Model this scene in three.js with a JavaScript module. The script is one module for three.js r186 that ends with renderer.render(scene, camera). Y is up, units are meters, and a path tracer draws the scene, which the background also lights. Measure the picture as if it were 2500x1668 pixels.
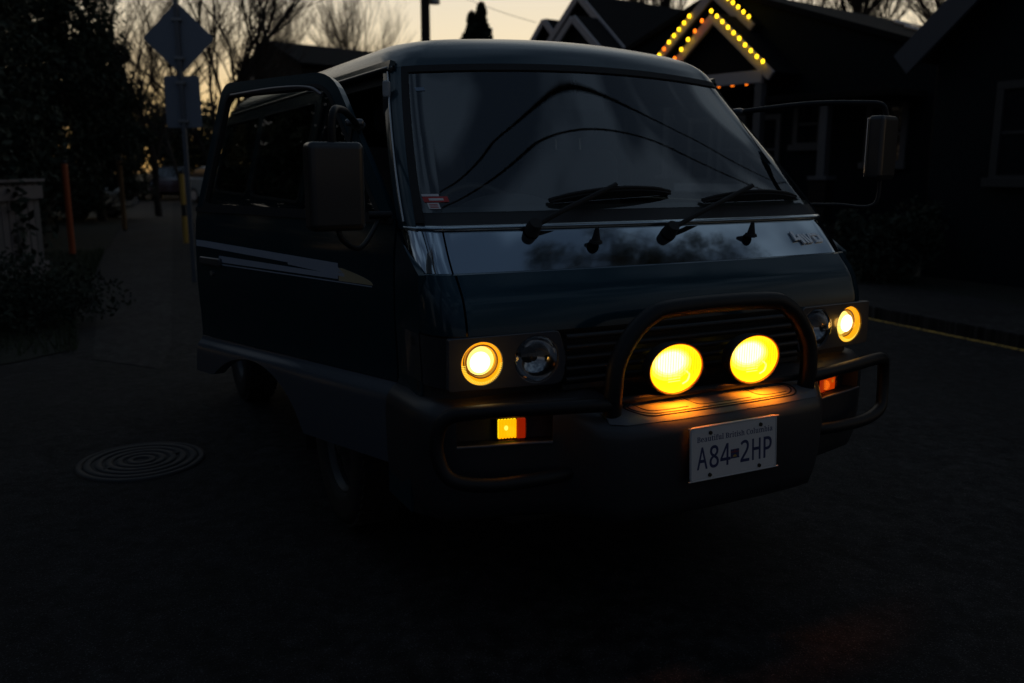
import * as THREE from 'three';
import { mergeGeometries, mergeVertices } from 'three/addons/utils/BufferGeometryUtils.js';
import { RoundedBoxGeometry } from 'three/addons/geometries/RoundedBoxGeometry.js';

// ---------------------------------------------------------------- camera, sky, sun, exposure
const scene = new THREE.Scene();
const camera = new THREE.PerspectiveCamera(42.26, 1024 / 683, 0.05, 900);
camera.position.set(-1.736, 1.428, 2.117);
camera.lookAt(-1.736 + 0.44222, 1.428 - 0.19226, 2.117 - 0.87606);
camera.focus = 2.75;
camera.userData.fStop = 2.6;
scene.add(camera);

const renderer = new THREE.WebGLRenderer({ antialias: true });
renderer.toneMapping = THREE.LinearToneMapping;
renderer.toneMappingExposure = 1.0;
renderer.outputColorSpace = THREE.SRGBColorSpace;
renderer.shadowMap.enabled = true;

const SUN_AZ = 33; // degrees from -z towards +x: the afterglow behind the houses
function noiseField(seed) {
  const h = (x, y, z) => { let n = Math.imul(x, 374761393) ^ Math.imul(y, 668265263) ^ Math.imul(z, 2147483647 ^ 1274126177) ^ Math.imul(seed, 1442695041); n = Math.imul(n ^ (n >>> 13), 1274126177); return ((n ^ (n >>> 16)) >>> 0) / 4294967296; };
  const s = (t) => t * t * (3 - 2 * t), l = (a, b, t) => a + (b - a) * t;
  return (x, y, z = 0) => {
    const X = Math.floor(x), Y = Math.floor(y), Z = Math.floor(z), u = s(x - X), v = s(y - Y), w = s(z - Z);
    return l(l(l(h(X, Y, Z), h(X + 1, Y, Z), u), l(h(X, Y + 1, Z), h(X + 1, Y + 1, Z), u), v), l(l(h(X, Y, Z + 1), h(X + 1, Y, Z + 1), u), l(h(X, Y + 1, Z + 1), h(X + 1, Y + 1, Z + 1), u), v), w);
  };
}
const N1 = noiseField(3);
const fbm = (x, y, z = 0, o = 4) => { let a = 0.5, f = 1, r = 0, t = 0; for (let i = 0; i < o; i++) { r += a * N1(x * f, y * f, z * f); t += a; a *= 0.5; f *= 2.03; } return r / t; };
const clamp01 = (v) => Math.min(1, Math.max(0, v));
const table = (T, e) => { let i = 0; while (i < T.length - 2 && e > T[i + 1][0]) i++; const t = Math.min(1, Math.max(0, (e - T[i][0]) / (T[i + 1][0] - T[i][0]))); return [1, 2, 3].map((k) => T[i][k] + (T[i + 1][k] - T[i][k]) * t); };
{
  const W = 1024, H = 512, d = new Float32Array(W * H * 4);
  const sunSide = [[-5, 0.95, 0.54, 0.15], [0, 0.95, 0.55, 0.16], [4, 0.96, 0.68, 0.32], [8, 0.94, 0.79, 0.55], [11, 0.89, 0.79, 0.62], [15, 0.74, 0.67, 0.55], [20, 0.48, 0.47, 0.43], [28, 0.21, 0.235, 0.26], [37, 0.10, 0.13, 0.17], [60, 0.050, 0.074, 0.113], [90, 0.038, 0.060, 0.098]];
  const antiSide = [[-5, 0.034, 0.042, 0.060], [0, 0.034, 0.042, 0.060], [10, 0.036, 0.047, 0.070], [30, 0.036, 0.053, 0.084], [60, 0.037, 0.058, 0.095], [90, 0.038, 0.060, 0.098]];
  for (let j = 0; j < H; j++) for (let i = 0; i < W; i++) {
    // texture row 0 is the bottom (v = 0); u runs as three's equirectangular mapping does
    const el = ((j + 0.5) / H - 0.5) * Math.PI, ph = ((i + 0.5) / W - 0.5) * 2 * Math.PI; // ph = atan2(z, x)
    const x = Math.cos(el) * Math.cos(ph), z = Math.cos(el) * Math.sin(ph), y = Math.sin(el);
    const az = Math.atan2(x, -z) * 180 / Math.PI, e = el * 180 / Math.PI;
    const w = Math.pow(0.5 + 0.5 * Math.cos((az - SUN_AZ) * Math.PI / 180), 2.1);
    const a = table(sunSide, e), b = table(antiSide, e);
    // thin broken cloud, thinning out towards the horizon
    const k = Math.max(0, y), px = x / (k + 0.2) * 5.2, pz = z / (k + 0.2) * 5.2;
    const c = clamp01((0.8 * fbm(px * 1.3 + 7, pz * 1.3 + 3, 0, 5) + 0.2 * fbm(px * 0.31 + 1, pz * 0.31, 0, 3) - 0.44) * 6), cover = c * clamp01((e - 14) / 16);
    const q = (j * W + i) * 4;
    for (let n = 0; n < 3; n++) { const v = b[n] + (a[n] - b[n]) * w; d[q + n] = v * (0.78 + cover * [1.6, 1.45, 1.2][n]) + v * 0.22 * clamp01(1 - (e - 8) / 12); }
    d[q + 3] = 1;
  }
  const sky = new THREE.DataTexture(d, W, H, THREE.RGBAFormat, THREE.FloatType);
  sky.mapping = THREE.EquirectangularReflectionMapping; sky.magFilter = THREE.LinearFilter; sky.minFilter = THREE.LinearFilter; sky.needsUpdate = true;
  scene.background = sky; scene.environment = sky;
}
const sun = new THREE.DirectionalLight(new THREE.Color().setRGB(1, 0.62, 0.32), 0.06);
{
  const a = SUN_AZ * Math.PI / 180, el = 3 * Math.PI / 180;
  sun.position.set(Math.sin(a) * 80 * Math.cos(el), 80 * Math.sin(el), -Math.cos(a) * 80 * Math.cos(el));
  sun.castShadow = true; sun.shadow.radius = 12; sun.shadow.mapSize.set(2048, 2048);
  Object.assign(sun.shadow.camera, { left: -40, right: 40, top: 40, bottom: -40, near: 1, far: 200 });
  scene.add(sun, sun.target);
}

// ---------------------------------------------------------------- helpers
let seed = 20240;
const rnd = () => { seed = (seed + 0x6d2b79f5) | 0; let t = Math.imul(seed ^ (seed >>> 15), 1 | seed); t = (t + Math.imul(t ^ (t >>> 7), 61 | t)) ^ t; return ((t ^ (t >>> 14)) >>> 0) / 4294967296; };
const rr = (a, b) => a + (b - a) * rnd();
const V = (x, y, z) => new THREE.Vector3(x, y, z);
const lin = (r, g, b) => new THREE.Color().setRGB(r, g, b);
const lerp = (a, b, t) => a + (b - a) * t, clamp = (v, a, b) => Math.min(b, Math.max(a, v));
const used = {};
function numbered(n) { used[n] = (used[n] ?? -1) + 1; return used[n] ? `${n}_${String(used[n]).padStart(3, '0')}` : n; }
function mesh(name, geo, mat, parent) { const m = new THREE.Mesh(geo, mat); m.name = name; m.castShadow = m.receiveShadow = true; parent.add(m); return m; }
function part(name, parent) { const g = new THREE.Group(); g.name = name; parent.add(g); return g; }
function thing(name, label, category, pos = [0, 0, 0], turn = 0, group) {
  const g = new THREE.Group(); g.name = numbered(name); g.position.set(...pos); g.rotation.y = turn; g.userData = { label, category }; if (group) g.userData.group = group; scene.add(g); return g;
}
function structure(name, geo, mat) { const m = mesh(numbered(name), geo, mat, scene); m.userData.kind = 'structure'; return m; }
const M = (color, roughness = 0.8, metalness = 0, extra = {}) => new THREE.MeshPhysicalMaterial({ color, roughness, metalness, ...extra });
const merge = (list) => { const l = list.map((g) => { const n = g.index ? g.toNonIndexed() : g; for (const k of Object.keys(n.attributes)) if (!['position', 'normal', 'uv'].includes(k)) n.deleteAttribute(k); if (!n.attributes.uv) n.setAttribute('uv', new THREE.BufferAttribute(new Float32Array(n.attributes.position.count * 2), 2)); return n; }); return mergeGeometries(l); };
const box = (x0, x1, y0, y1, z0, z1, r = 0.006) => { const w = x1 - x0, h = y1 - y0, d = z1 - z0; const g = r > 0 ? new RoundedBoxGeometry(w, h, d, 2, Math.min(r, w / 2.1, h / 2.1, d / 2.1)) : new THREE.BoxGeometry(w, h, d); return g.translate((x0 + x1) / 2, (y0 + y1) / 2, (z0 + z1) / 2); };
const tube = (pts, r, seg = 48, rad = 14, closed = false, tension = 0.5) => new THREE.TubeGeometry(new THREE.CatmullRomCurve3(pts.map((p) => (p.isVector3 ? p : V(...p))), closed, 'catmullrom', tension), seg, r, rad, closed);
const bar = (a, b, r, rad = 8) => { const d = b.clone().sub(a); return new THREE.CylinderGeometry(r, r, d.length(), rad).applyQuaternion(new THREE.Quaternion().setFromUnitVectors(V(0, 1, 0), d.clone().normalize())).translate((a.x + b.x) / 2, (a.y + b.y) / 2, (a.z + b.z) / 2); };
const capEnds = (pts, r) => [pts[0], pts[pts.length - 1]].map((p) => new THREE.SphereGeometry(r, 12, 8).translate(...(p.isVector3 ? [p.x, p.y, p.z] : p)));
// a sheet with thickness: f(i / nu, j / nv) gives its outer face, and it is closed all round
function sheet(f, nu, nv, thick = 0, inward = null) {
  const P = []; for (let j = 0; j <= nv; j++) for (let i = 0; i <= nu; i++) P.push(f(i / nu, j / nv));
  const idx = [], id = (i, j) => j * (nu + 1) + i;
  for (let j = 0; j < nv; j++) for (let i = 0; i < nu; i++) idx.push(id(i, j), id(i + 1, j), id(i + 1, j + 1), id(i, j), id(i + 1, j + 1), id(i, j + 1));
  const g = new THREE.BufferGeometry(); g.setAttribute('position', new THREE.BufferAttribute(new Float32Array(P.flatMap((p) => [p.x, p.y, p.z])), 3));
  const uv = []; for (let j = 0; j <= nv; j++) for (let i = 0; i <= nu; i++) uv.push(i / nu, j / nv);
  g.setAttribute('uv', new THREE.BufferAttribute(new Float32Array(uv), 2));
  g.setIndex(idx); g.computeVertexNormals();
  // turn it to face outward (away from `inward`)
  const c = inward ?? V(0, 1.0, -1.8), n = g.attributes.normal, m = Math.floor(P.length / 2) + 0;
  let s = 0; for (let k = 0; k < P.length; k++) s += (P[k].x - c.x) * n.getX(k) + (P[k].y - c.y) * n.getY(k) + (P[k].z - c.z) * n.getZ(k);
  if (s < 0) { for (let k = 0; k < idx.length; k += 3) { const t = idx[k]; idx[k] = idx[k + 1]; idx[k + 1] = t; } g.setIndex(idx); g.computeVertexNormals(); }
  if (!thick) return g;
  const B = P.map((p, k) => V(p.x - n.getX(k) * thick, p.y - n.getY(k) * thick, p.z - n.getZ(k) * thick));
  const gn = g.attributes.normal, inner = B.map((p, k) => p);
  const q = new THREE.BufferGeometry(), ii = []; for (let k = 0; k < idx.length; k += 3) ii.push(idx[k], idx[k + 2], idx[k + 1]);
  q.setAttribute('position', new THREE.BufferAttribute(new Float32Array(inner.flatMap((p) => [p.x, p.y, p.z])), 3)); q.setAttribute('uv', g.attributes.uv.clone()); q.setIndex(ii); q.computeVertexNormals();
  const edge = []; for (let i = 0; i < nu; i++) edge.push([id(i, 0), id(i + 1, 0)], [id(i + 1, nv), id(i, nv)]); for (let j = 0; j < nv; j++) edge.push([id(nu, j), id(nu, j + 1)], [id(0, j + 1), id(0, j)]);
  const ep = [], ei = []; for (const [a, b] of edge) { const o = ep.length / 3; for (const p of [P[a], P[b], B[b], B[a]]) ep.push(p.x, p.y, p.z); ei.push(o, o + 2, o + 1, o, o + 3, o + 2); }
  const r = new THREE.BufferGeometry(); r.setAttribute('position', new THREE.BufferAttribute(new Float32Array(ep), 3)); r.setIndex(ei); r.computeVertexNormals();
  return merge([g, q, r]);
}
const lathe = (pts, seg = 40) => new THREE.LatheGeometry(pts.map((p) => new THREE.Vector2(p[0], p[1])), seg).rotateX(Math.PI / 2); // axis along +z
function roundedLoop(poly, r, k = 6) { // closed outline, every corner rounded with k + 1 points
  const out = [], n = poly.length;
  for (let i = 0; i < n; i++) {
    const a = poly[(i + n - 1) % n], b = poly[i], c = poly[(i + 1) % n], rad = Array.isArray(r) ? r[i] : r;
    const d1 = [a[0] - b[0], a[1] - b[1]], d2 = [c[0] - b[0], c[1] - b[1]], l1 = Math.hypot(...d1), l2 = Math.hypot(...d2), q = Math.min(rad, l1 / 2, l2 / 2);
    const p = [b[0] + d1[0] / l1 * q, b[1] + d1[1] / l1 * q], e = [b[0] + d2[0] / l2 * q, b[1] + d2[1] / l2 * q];
    for (let m = 0; m <= k; m++) { const t = m / k; out.push([(1 - t) ** 2 * p[0] + 2 * t * (1 - t) * b[0] + t * t * e[0], (1 - t) ** 2 * p[1] + 2 * t * (1 - t) * b[1] + t * t * e[1]]); }
  }
  return out;
}
function inset(poly, d) { // move every side of a convex polygon inward by d (number or one per side)
  const n = poly.length; let area = 0; for (let i = 0; i < n; i++) { const a = poly[i], b = poly[(i + 1) % n]; area += a[0] * b[1] - b[0] * a[1]; }
  const s = area > 0 ? 1 : -1, L = poly.map((a, i) => { const b = poly[(i + 1) % n], dx = b[0] - a[0], dy = b[1] - a[1], l = Math.hypot(dx, dy), o = Array.isArray(d) ? d[i] : d; return [a[0] - dy / l * o * s, a[1] + dx / l * o * s, dx, dy]; });
  return poly.map((_, i) => { const A = L[(i + n - 1) % n], B = L[i], k = A[2] * B[3] - A[3] * B[2], t = ((B[0] - A[0]) * B[3] - (B[1] - A[1]) * B[2]) / k; return [A[0] + A[2] * t, A[1] + A[3] * t]; });
}
function canvasTexture(w, h, draw) { const c = document.createElement('canvas'); c.width = w; c.height = h; draw(c.getContext('2d'), w, h); const t = new THREE.CanvasTexture(c); t.colorSpace = THREE.SRGBColorSpace; t.anisotropy = 8; return t; }
function dataTexture(n, f, srgb = false) { const d = new Uint8Array(n * n * 4); for (let j = 0; j < n; j++) for (let i = 0; i < n; i++) { const v = f(i / n, j / n), q = (j * n + i) * 4; for (let k = 0; k < 3; k++) d[q + k] = clamp((Array.isArray(v) ? v[k] : v) * 255, 0, 255); d[q + 3] = 255; } const t = new THREE.DataTexture(d, n, n); t.wrapS = t.wrapT = THREE.RepeatWrapping; t.magFilter = THREE.LinearFilter; t.minFilter = THREE.LinearMipmapLinearFilter; t.generateMipmaps = true; if (srgb) t.colorSpace = THREE.SRGBColorSpace; t.needsUpdate = true; return t; }
// noise that tiles over the unit square
const tileNoise = (u, v, p, o = 4) => { const f = (x, y) => fbm(x * p, y * p, 1.7, o); return f(u, v) * (1 - u) * (1 - v) + f(u - 1, v) * u * (1 - v) + f(u, v - 1) * (1 - u) * v + f(u - 1, v - 1) * u * v; };

// ---------------------------------------------------------------- materials
const asphaltMap = dataTexture(1024, (u, v) => { const g = rnd(), s = tileNoise(u, v, 6, 4), f = tileNoise(u + 0.37, v, 60, 2); const k = 0.30 + (s - 0.5) * 0.22 + (f - 0.5) * 0.3 + (g > 0.965 ? 0.42 : (g - 0.5) * 0.12); return [k * 1.02, k, k * 0.98]; }, true);
const asphaltBump = dataTexture(1024, (u, v) => 0.5 + (tileNoise(u, v, 90, 2) - 0.5) * 0.9 + (rnd() - 0.5) * 0.35);
for (const t of [asphaltMap, asphaltBump]) t.repeat.set(1, 1);
const asphalt = M(lin(0.24, 0.235, 0.24), 0.9, 0, { specularIntensity: 0.35, map: asphaltMap, bumpMap: asphaltBump, bumpScale: 0.006 });
const concrete = M(lin(0.34, 0.33, 0.335), 0.9, 0, { specularIntensity: 0.35, map: asphaltMap, bumpMap: asphaltBump, bumpScale: 0.002 });
const grain = dataTexture(256, (u, v) => 0.5 + (tileNoise(u, v, 30, 3) - 0.5) * 0.8);
const paintDust = dataTexture(512, (u, v) => clamp(0.40 + (tileNoise(u, v, 9, 4) - 0.5) * 0.55 + (rnd() - 0.5) * 0.16, 0.1, 0.9));
const paint = M(lin(0.005, 0.030, 0.044), 1.0, 0.3, { roughnessMap: paintDust, clearcoat: 0.6, clearcoatRoughness: 0.10, specularIntensity: 0.25 });
const lowerPaint = M(lin(0.045, 0.062, 0.085), 0.45, 0.2, { clearcoat: 0.6, clearcoatRoughness: 0.2 });
const glossBlack = M(lin(0.50, 0.57, 0.62), 0.06, 1.0, { clearcoat: 1, clearcoatRoughness: 0.03 });
const bumperPaint = M(lin(0.016, 0.018, 0.022), 0.5, 0, { clearcoat: 0.3, clearcoatRoughness: 0.3, bumpMap: grain, bumpScale: 0.0006 });
const blackPlastic = M(lin(0.012, 0.012, 0.013), 0.55, 0, { bumpMap: grain, bumpScale: 0.0003 });
const rubber = M(lin(0.010, 0.010, 0.010), 0.8);
const trimDark = M(lin(0.018, 0.018, 0.02), 0.85);
const tubePaint = M(lin(0.006, 0.0065, 0.008), 0.5, 0, { specularIntensity: 0.6 });
const chrome = M(lin(0.55, 0.56, 0.57), 0.18, 1);
const steel = M(lin(0.32, 0.33, 0.34), 0.45, 0.9);
const silver = M(lin(0.30, 0.31, 0.34), 0.42, 0.35);
const bezelGrey = M(lin(0.06, 0.064, 0.075), 0.3, 0.3, { clearcoat: 1, clearcoatRoughness: 0.05 });
const glass = M(lin(0.80, 0.86, 0.84), 0, 0, { transmission: 1, thickness: 0, ior: 1.85 });
const doorGlass = M(lin(0.62, 0.66, 0.64), 0, 0, { transmission: 1, thickness: 0, ior: 1.85 });
const tintGlass = M(lin(0.05, 0.055, 0.06), 0, 0, { transmission: 1, thickness: 0, ior: 1.52 });
const lensGlass = M(lin(0.95, 0.95, 0.93), 0.02, 0, { transmission: 1, thickness: 0, ior: 1.5 });
const yellowGlass = M(lin(1, 0.97, 0.6), 0.02, 0, { transmission: 1, thickness: 0, ior: 1.5 });
const darkGlass = M(lin(0.03, 0.032, 0.036), 0.06, 0, { clearcoat: 1, clearcoatRoughness: 0.03 });
const fabric = M(lin(0.03, 0.03, 0.033), 0.95);
const glow = (r, g, b) => new THREE.MeshStandardMaterial({ color: lin(0.02, 0.02, 0.02), roughness: 0.6, emissive: lin(r, g, b), emissiveIntensity: 1 });
const redPrint = M(lin(0.45, 0.03, 0.03), 0.6), whitePrint = M(lin(0.62, 0.6, 0.6), 0.6);
const decalSilver = M(lin(0.36, 0.40, 0.48), 0.5, 0.1), decalTan = M(lin(0.42, 0.34, 0.20), 0.55, 0), decalDark = M(lin(0.006, 0.007, 0.009), 0.5);

// ---------------------------------------------------------------- ground
{
  const g = new THREE.PlaneGeometry(600, 600, 60, 60).rotateX(-Math.PI / 2); const p = g.attributes.position, u = g.attributes.uv;
  for (let i = 0; i < p.count; i++) u.setXY(i, p.getX(i) / 2.7, p.getZ(i) / 2.7);
  structure('ground', g, asphalt);
}
const flat = (poly, y, scale = 2.7) => { const s = new THREE.Shape(poly.map((p) => new THREE.Vector2(p[0], -p[1]))); const g = new THREE.ShapeGeometry(s).rotateX(-Math.PI / 2).translate(0, y, 0); const p = g.attributes.position, u = g.attributes.uv; for (let i = 0; i < p.count; i++) u.setXY(i, p.getX(i) / scale, p.getZ(i) / scale); return g; };

// ---------------------------------------------------------------- the van (faces +z; +x is its left side)
const van = thing('parked_van', 'dark teal boxy van with its driver door ajar and yellow lamps lit', 'van');
const prof = (T, y) => { const n = T.length; if (y <= T[0][0]) return T[0][1]; if (y >= T[n - 1][0]) return T[n - 1][1]; let i = 0; while (y > T[i + 1][0]) i++;
  const x0 = T[i][0], x1 = T[i + 1][0], h = x1 - x0, s = (T[i + 1][1] - T[i][1]) / h, sl = (k) => (k <= 0 || k >= n - 1 ? s : (() => { const a = (T[k][1] - T[k - 1][1]) / (T[k][0] - T[k - 1][0]), b = (T[k + 1][1] - T[k][1]) / (T[k + 1][0] - T[k][0]); return a * b <= 0 ? 0 : 2 * a * b / (a + b); })());
  const t = (y - x0) / h, m0 = sl(i), m1 = sl(i + 1); return T[i][1] * (2 * t ** 3 - 3 * t * t + 1) + h * m0 * (t ** 3 - 2 * t * t + t) + T[i + 1][1] * (-2 * t ** 3 + 3 * t * t) + h * m1 * (t ** 3 - t * t); };
const ZF = [[0.35, -0.10], [0.80, -0.082], [0.96, -0.078], [1.05, -0.100], [1.133, -0.165], [1.253, -0.263], [1.52, -0.492], [1.79, -0.726], [1.82, -0.750], [1.85, -0.786], [1.878, -0.848], [1.900, -0.94], [1.917, -1.12], [1.928, -1.5]];
const WS = [[0.35, 0.880], [0.50, 0.880], [0.70, 0.870], [0.728, 0.866], [0.766, 0.840], [0.80, 0.838], [1.0, 0.845], [1.15, 0.842], [1.27, 0.828], [1.79, 0.70], [1.82, 0.690], [1.85, 0.670], [1.878, 0.632], [1.900, 0.57], [1.917, 0.43], [1.928, 0.02]];
const BOW = [[0.35, 0.03], [0.96, 0.035], [1.253, 0.05], [1.79, 0.10], [1.90, 0.10]];
const CROWN = [[1.25, 0.0], [1.79, 0.026], [1.90, 0.02]];
const RX = [[0.35, 0.10], [1.25, 0.12], [1.79, 0.11], [1.878, 0.14], [1.906, 0.2], [1.928, 0.01]], RZ = [[0.35, 0.13], [1.25, 0.14], [1.79, 0.13], [1.906, 0.25], [1.928, 0.1]];
const ZR = [[0.35, -4.22], [1.2, -4.2], [1.79, -4.06], [1.87, -3.95], [1.906, -3.7], [1.928, -3.0]];
const wAt = (y) => prof(WS, y);
function ring(y, t, s = 1) { // t: 0 front centre, 1 start of the corner, 2 start of the side, 3 end of the side, 4, 5 rear centre
  const w = prof(WS, y), zf = prof(ZF, y), rx = Math.min(prof(RX, y), w * 0.9), rz = prof(RZ, y), bow = prof(BOW, y), zr = prof(ZR, y), xc = w - rx, zc = zf - bow * (xc / w) ** 2; let x, z;
  if (t <= 1) { x = t * xc; z = zf - bow * (x / w) ** 2; }
  else if (t <= 2) { const a = (t - 1) * Math.PI / 2; x = xc + rx * Math.sin(a); z = zc - rz * (1 - Math.cos(a)); }
  else if (t <= 3) { x = w; z = lerp(zc - rz, zr + rz, t - 2); }
  else if (t <= 4) { const a = (4 - t) * Math.PI / 2; x = xc + rx * Math.sin(a); z = zr + rz * (1 - Math.cos(a)); }
  else { x = (5 - t) * xc; z = zr; }
  return V(x * s, y - prof(CROWN, y) * (x / Math.max(w, 0.05)) ** 2, z);
}
const front = (y0, y1, t0, t1, o = {}) => sheet((u, v) => { const y = lerp(y0, y1, v), a = typeof t0 === 'function' ? t0(y) : t0, b = typeof t1 === 'function' ? t1(y) : t1, t = lerp(a, b, u); const p = ring(y, Math.abs(t), t < 0 ? -1 : 1); p.z += o.dz ?? 0; p.y += o.dy ?? 0; return p; }, o.nu ?? 48, o.nv ?? 12, o.thick ?? 0.012);
// the side of the body: x follows the height
const side = (s, z0, z1, ylo, yhi, o = {}) => sheet((u, v) => { const z = lerp(z0, z1, u), a = typeof ylo === 'function' ? ylo(z) : ylo, b = typeof yhi === 'function' ? yhi(z) : yhi, y = lerp(a, b, v); return V(s * (wAt(y) + (o.dx ?? 0)), y, z); }, o.nu ?? 24, o.nv ?? 14, o.thick ?? 0.02, V(0, 1, (z0 + z1) / 2));
const frameLoop = (s, poly, d, r, rIn, o = {}) => { const A = roundedLoop(poly, r), B = roundedLoop(inset(poly, d), rIn); const n = A.length; return sheet((u, v) => { const i = Math.round(u * n) % n, y = lerp(A[i][1], B[i][1], v), z = lerp(A[i][0], B[i][0], v); return V(s * (wAt(y) + (o.dx ?? 0)), y, z); }, n, 1, o.thick ?? 0.025, V(0, poly[0][1], poly[0][0] - 0.5)); };
const pane = (s, poly, d, r, dx, o = {}) => { const loop = roundedLoop(inset(poly, d), r), sh = new THREE.Shape(loop.map((p) => new THREE.Vector2(p[0], p[1]))), g = new THREE.ShapeGeometry(sh), p = g.attributes.position; for (let i = 0; i < p.count; i++) { const z = p.getX(i), y = p.getY(i); p.setXYZ(i, s * (wAt(y) + dx), y, z); } g.computeVertexNormals(); return g; };

// --- front panels, pillars, roof
{
  const edge = (y) => lerp(1.58, 1.50, clamp((y - 1.25) / 0.54, 0, 1)); // edge of the windscreen
  const seam = 1.12;
  mesh('front_panel', front(0.965, 1.128, -seam, seam, { nu: 60, nv: 10 }), paint, van);
  for (const s of [-1, 1]) mesh('front_corner_panel', front(0.965, 1.128, s * (seam + 0.035), s * 2, { nu: 18, nv: 10 }), paint, van);
  mesh('panel_lip', sheet((u, v) => { const t = lerp(-1.9, 1.9, u), p = ring(1.1285, Math.abs(t), t < 0 ? -1 : 1); return V(p.x * (1 - 0.010 * v), p.y + 0.003 * v, p.z - 0.022 * v); }, 60, 3, 0.006), paint, van);
  // glossy garnish under the windscreen, set back behind the lip, in three lengths
  const garnish = mesh('garnish', front(1.131, 1.250, -1.13, 1.13, { nu: 64, nv: 10, dz: -0.014 }), glossBlack, van);
  for (const s of [-1, 1]) mesh('garnish_end', front(1.131, 1.250, s * 1.16, s * 1.86, { nu: 18, nv: 10, dz: -0.014 }), glossBlack, van);
  mesh('cowl_trim', sheet((u, v) => { const t = lerp(-1.85, 1.85, u), y = lerp(1.2495, 1.262, v), p = ring(y, Math.abs(t), t < 0 ? -1 : 1); p.z += 0.004 - 0.02 * Math.abs(v - 0.5); return p; }, 60, 4, 0.012), M(lin(0.42, 0.50, 0.56), 0.25, 0.9), van);
  mesh('cowl', front(1.262, 1.315, (y) => -edge(y), edge, { nu: 50, nv: 4, dz: -0.010 }), blackPlastic, van);
  const shield = mesh('windscreen', sheet((u, v) => { const y = lerp(1.30, 1.775, v), t = lerp(-edge(y), edge(y), u), p = ring(y, Math.abs(t), t < 0 ? -1 : 1); p.z -= 0.006; return p; }, 56, 24, 0), glass, van);
  const seal = (y0, y1, t0, t1, nu, nv) => front(y0, y1, t0, t1, { nu, nv, dz: 0.001, thick: 0.016 });
  mesh('windscreen_seal', merge([seal(1.768, 1.79, (y) => -edge(y), edge, 50, 3), ...[-1, 1].map((s) => front(1.27, 1.79, (y) => s * (edge(y) - 0.14), (y) => s * edge(y), { nu: 3, nv: 20, dz: 0.001, thick: 0.016 }))]), rubber, van);
  for (const s of [-1, 1]) mesh('pillar_moulding', tube(Array.from({ length: 9 }, (_, k) => { const y = lerp(1.27, 1.775, k / 8), p = ring(y, 1.80, s); return p.add(V(s * 0.003, 0.001, 0.003)); }), 0.0042, 40, 8), M(lin(0.45, 0.44, 0.43), 0.22, 0.9), van);
  for (const s of [-1, 1]) mesh('windscreen_pillar', front(1.25, 1.79, (y) => s * edge(y), s * 2.0, { nu: 8, nv: 22, thick: 0.035 }), paint, van);
  mesh('roof', sheet((u, v) => { const t = lerp(-5, 5, u), k = Math.pow(v, 0.8), y = v < 0.999 ? lerp(1.7905, 1.9275, 1 - (1 - k) ** 1.5) : 1.9278; return ring(y, Math.abs(t), t < 0 ? -1 : 1); }, 160, 34, 0), M(lin(0.006, 0.030, 0.042), 0.5, 0.3, { roughnessMap: null, clearcoat: 1.0, clearcoatRoughness: 0.2 }), van);
  mesh('headliner', sheet((u, v) => V(lerp(-0.66, 0.66, u), 1.775 - 0.02 * (2 * u - 1) ** 2, lerp(-0.82, -3.95, v)), 10, 10, 0.01, V(0, 1.0, -2)), M(lin(0.09, 0.088, 0.085), 0.95), van);
  // rain gutters
  for (const s of [-1, 1]) mesh('rain_gutter', tube([1.62, 1.78, 1.92, 2.02, 2.2, 2.4, 2.6, 2.8, 2.97].map((t) => ring(1.789, t, s).add(V(s * 0.008, 0, 0.003))), 0.0065, 90, 8), M(lin(0.20, 0.21, 0.22), 0.3, 0.7), van);
  // what lies behind the lamps and the grille
  mesh('front_core', front(0.42, 0.968, -2, 2, { nu: 50, nv: 8, dz: -0.045 }), blackPlastic, van);
  const grille = part('grille', van);
  for (let k = 0; k < 5; k++) { const y = 0.815 + k * 0.032; mesh('slat', sheet((u, v) => { const x = lerp(-0.452, 0.452, u), a = v * Math.PI; return V(x, y + 0.009 * Math.cos(a), -0.068 - 0.035 * (x / 0.84) ** 2 + 0.010 * Math.sin(a)); }, 24, 6, 0.006, V(0, y, -1)), blackPlastic, grille); }
  mesh('surround', sheet((u, v) => { const x = lerp(-0.462, 0.462, u); return V(x, lerp(0.785, 0.800, v), -0.066 - 0.035 * (x / 0.84) ** 2); }, 24, 1, 0.02, V(0, 0.9, -1)), blackPlastic, grille);
  // letters of the badge: slanted 4WD
  const badge = part('badge', van), sl = 0.22, P = (pts) => new THREE.Shape(pts.map(([x, y]) => new THREE.Vector2(x - sl * y * 0.6, y)));
  const four = [P([[0, 0.014], [0.004, 0.05], [0.016, 0.05], [0.0125, 0.0235], [0.024, 0.0235], [0.0265, 0.037], [0.037, 0.037], [0.043, 0], [0.031, 0], [0.0285, 0.0145]])];
  const para = (a, c, w) => P([[a, 0.037], [a + w, 0.037], [c + w, 0], [c, 0]]), dbl = [para(0.040, 0.052, 0.0095), para(0.0545, 0.0665, 0.0095), para(0.0795, 0.0720, 0.0060)];
  const dee = P([[0.087, 0.037], [0.121, 0.037], [0.1335, 0.028], [0.137, 0.008], [0.129, 0], [0.095, 0], [0.098, 0.009], [0.122, 0.009], [0.1235, 0.024], [0.117, 0.028], [0.087, 0.028]]);
  const stem = P([[0.093, 0.024], [0.104, 0.024], [0.106, 0.009], [0.0985, 0.0]]);
  const ex = (sh) => new THREE.ExtrudeGeometry(sh, { depth: 0.004, bevelEnabled: true, bevelSize: 0.0008, bevelThickness: 0.0008, bevelSegments: 1 });
  const n = V(0.10, 0.69, 0.72).normalize(), at = ring(1.166, 0.79, 1), up = V(0, 1, 0).sub(n.clone().multiplyScalar(n.y)).normalize(), right = up.clone().cross(n);
  const mtx = new THREE.Matrix4().makeBasis(right, up, n).setPosition(at.x, at.y, at.z - 0.006);
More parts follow.
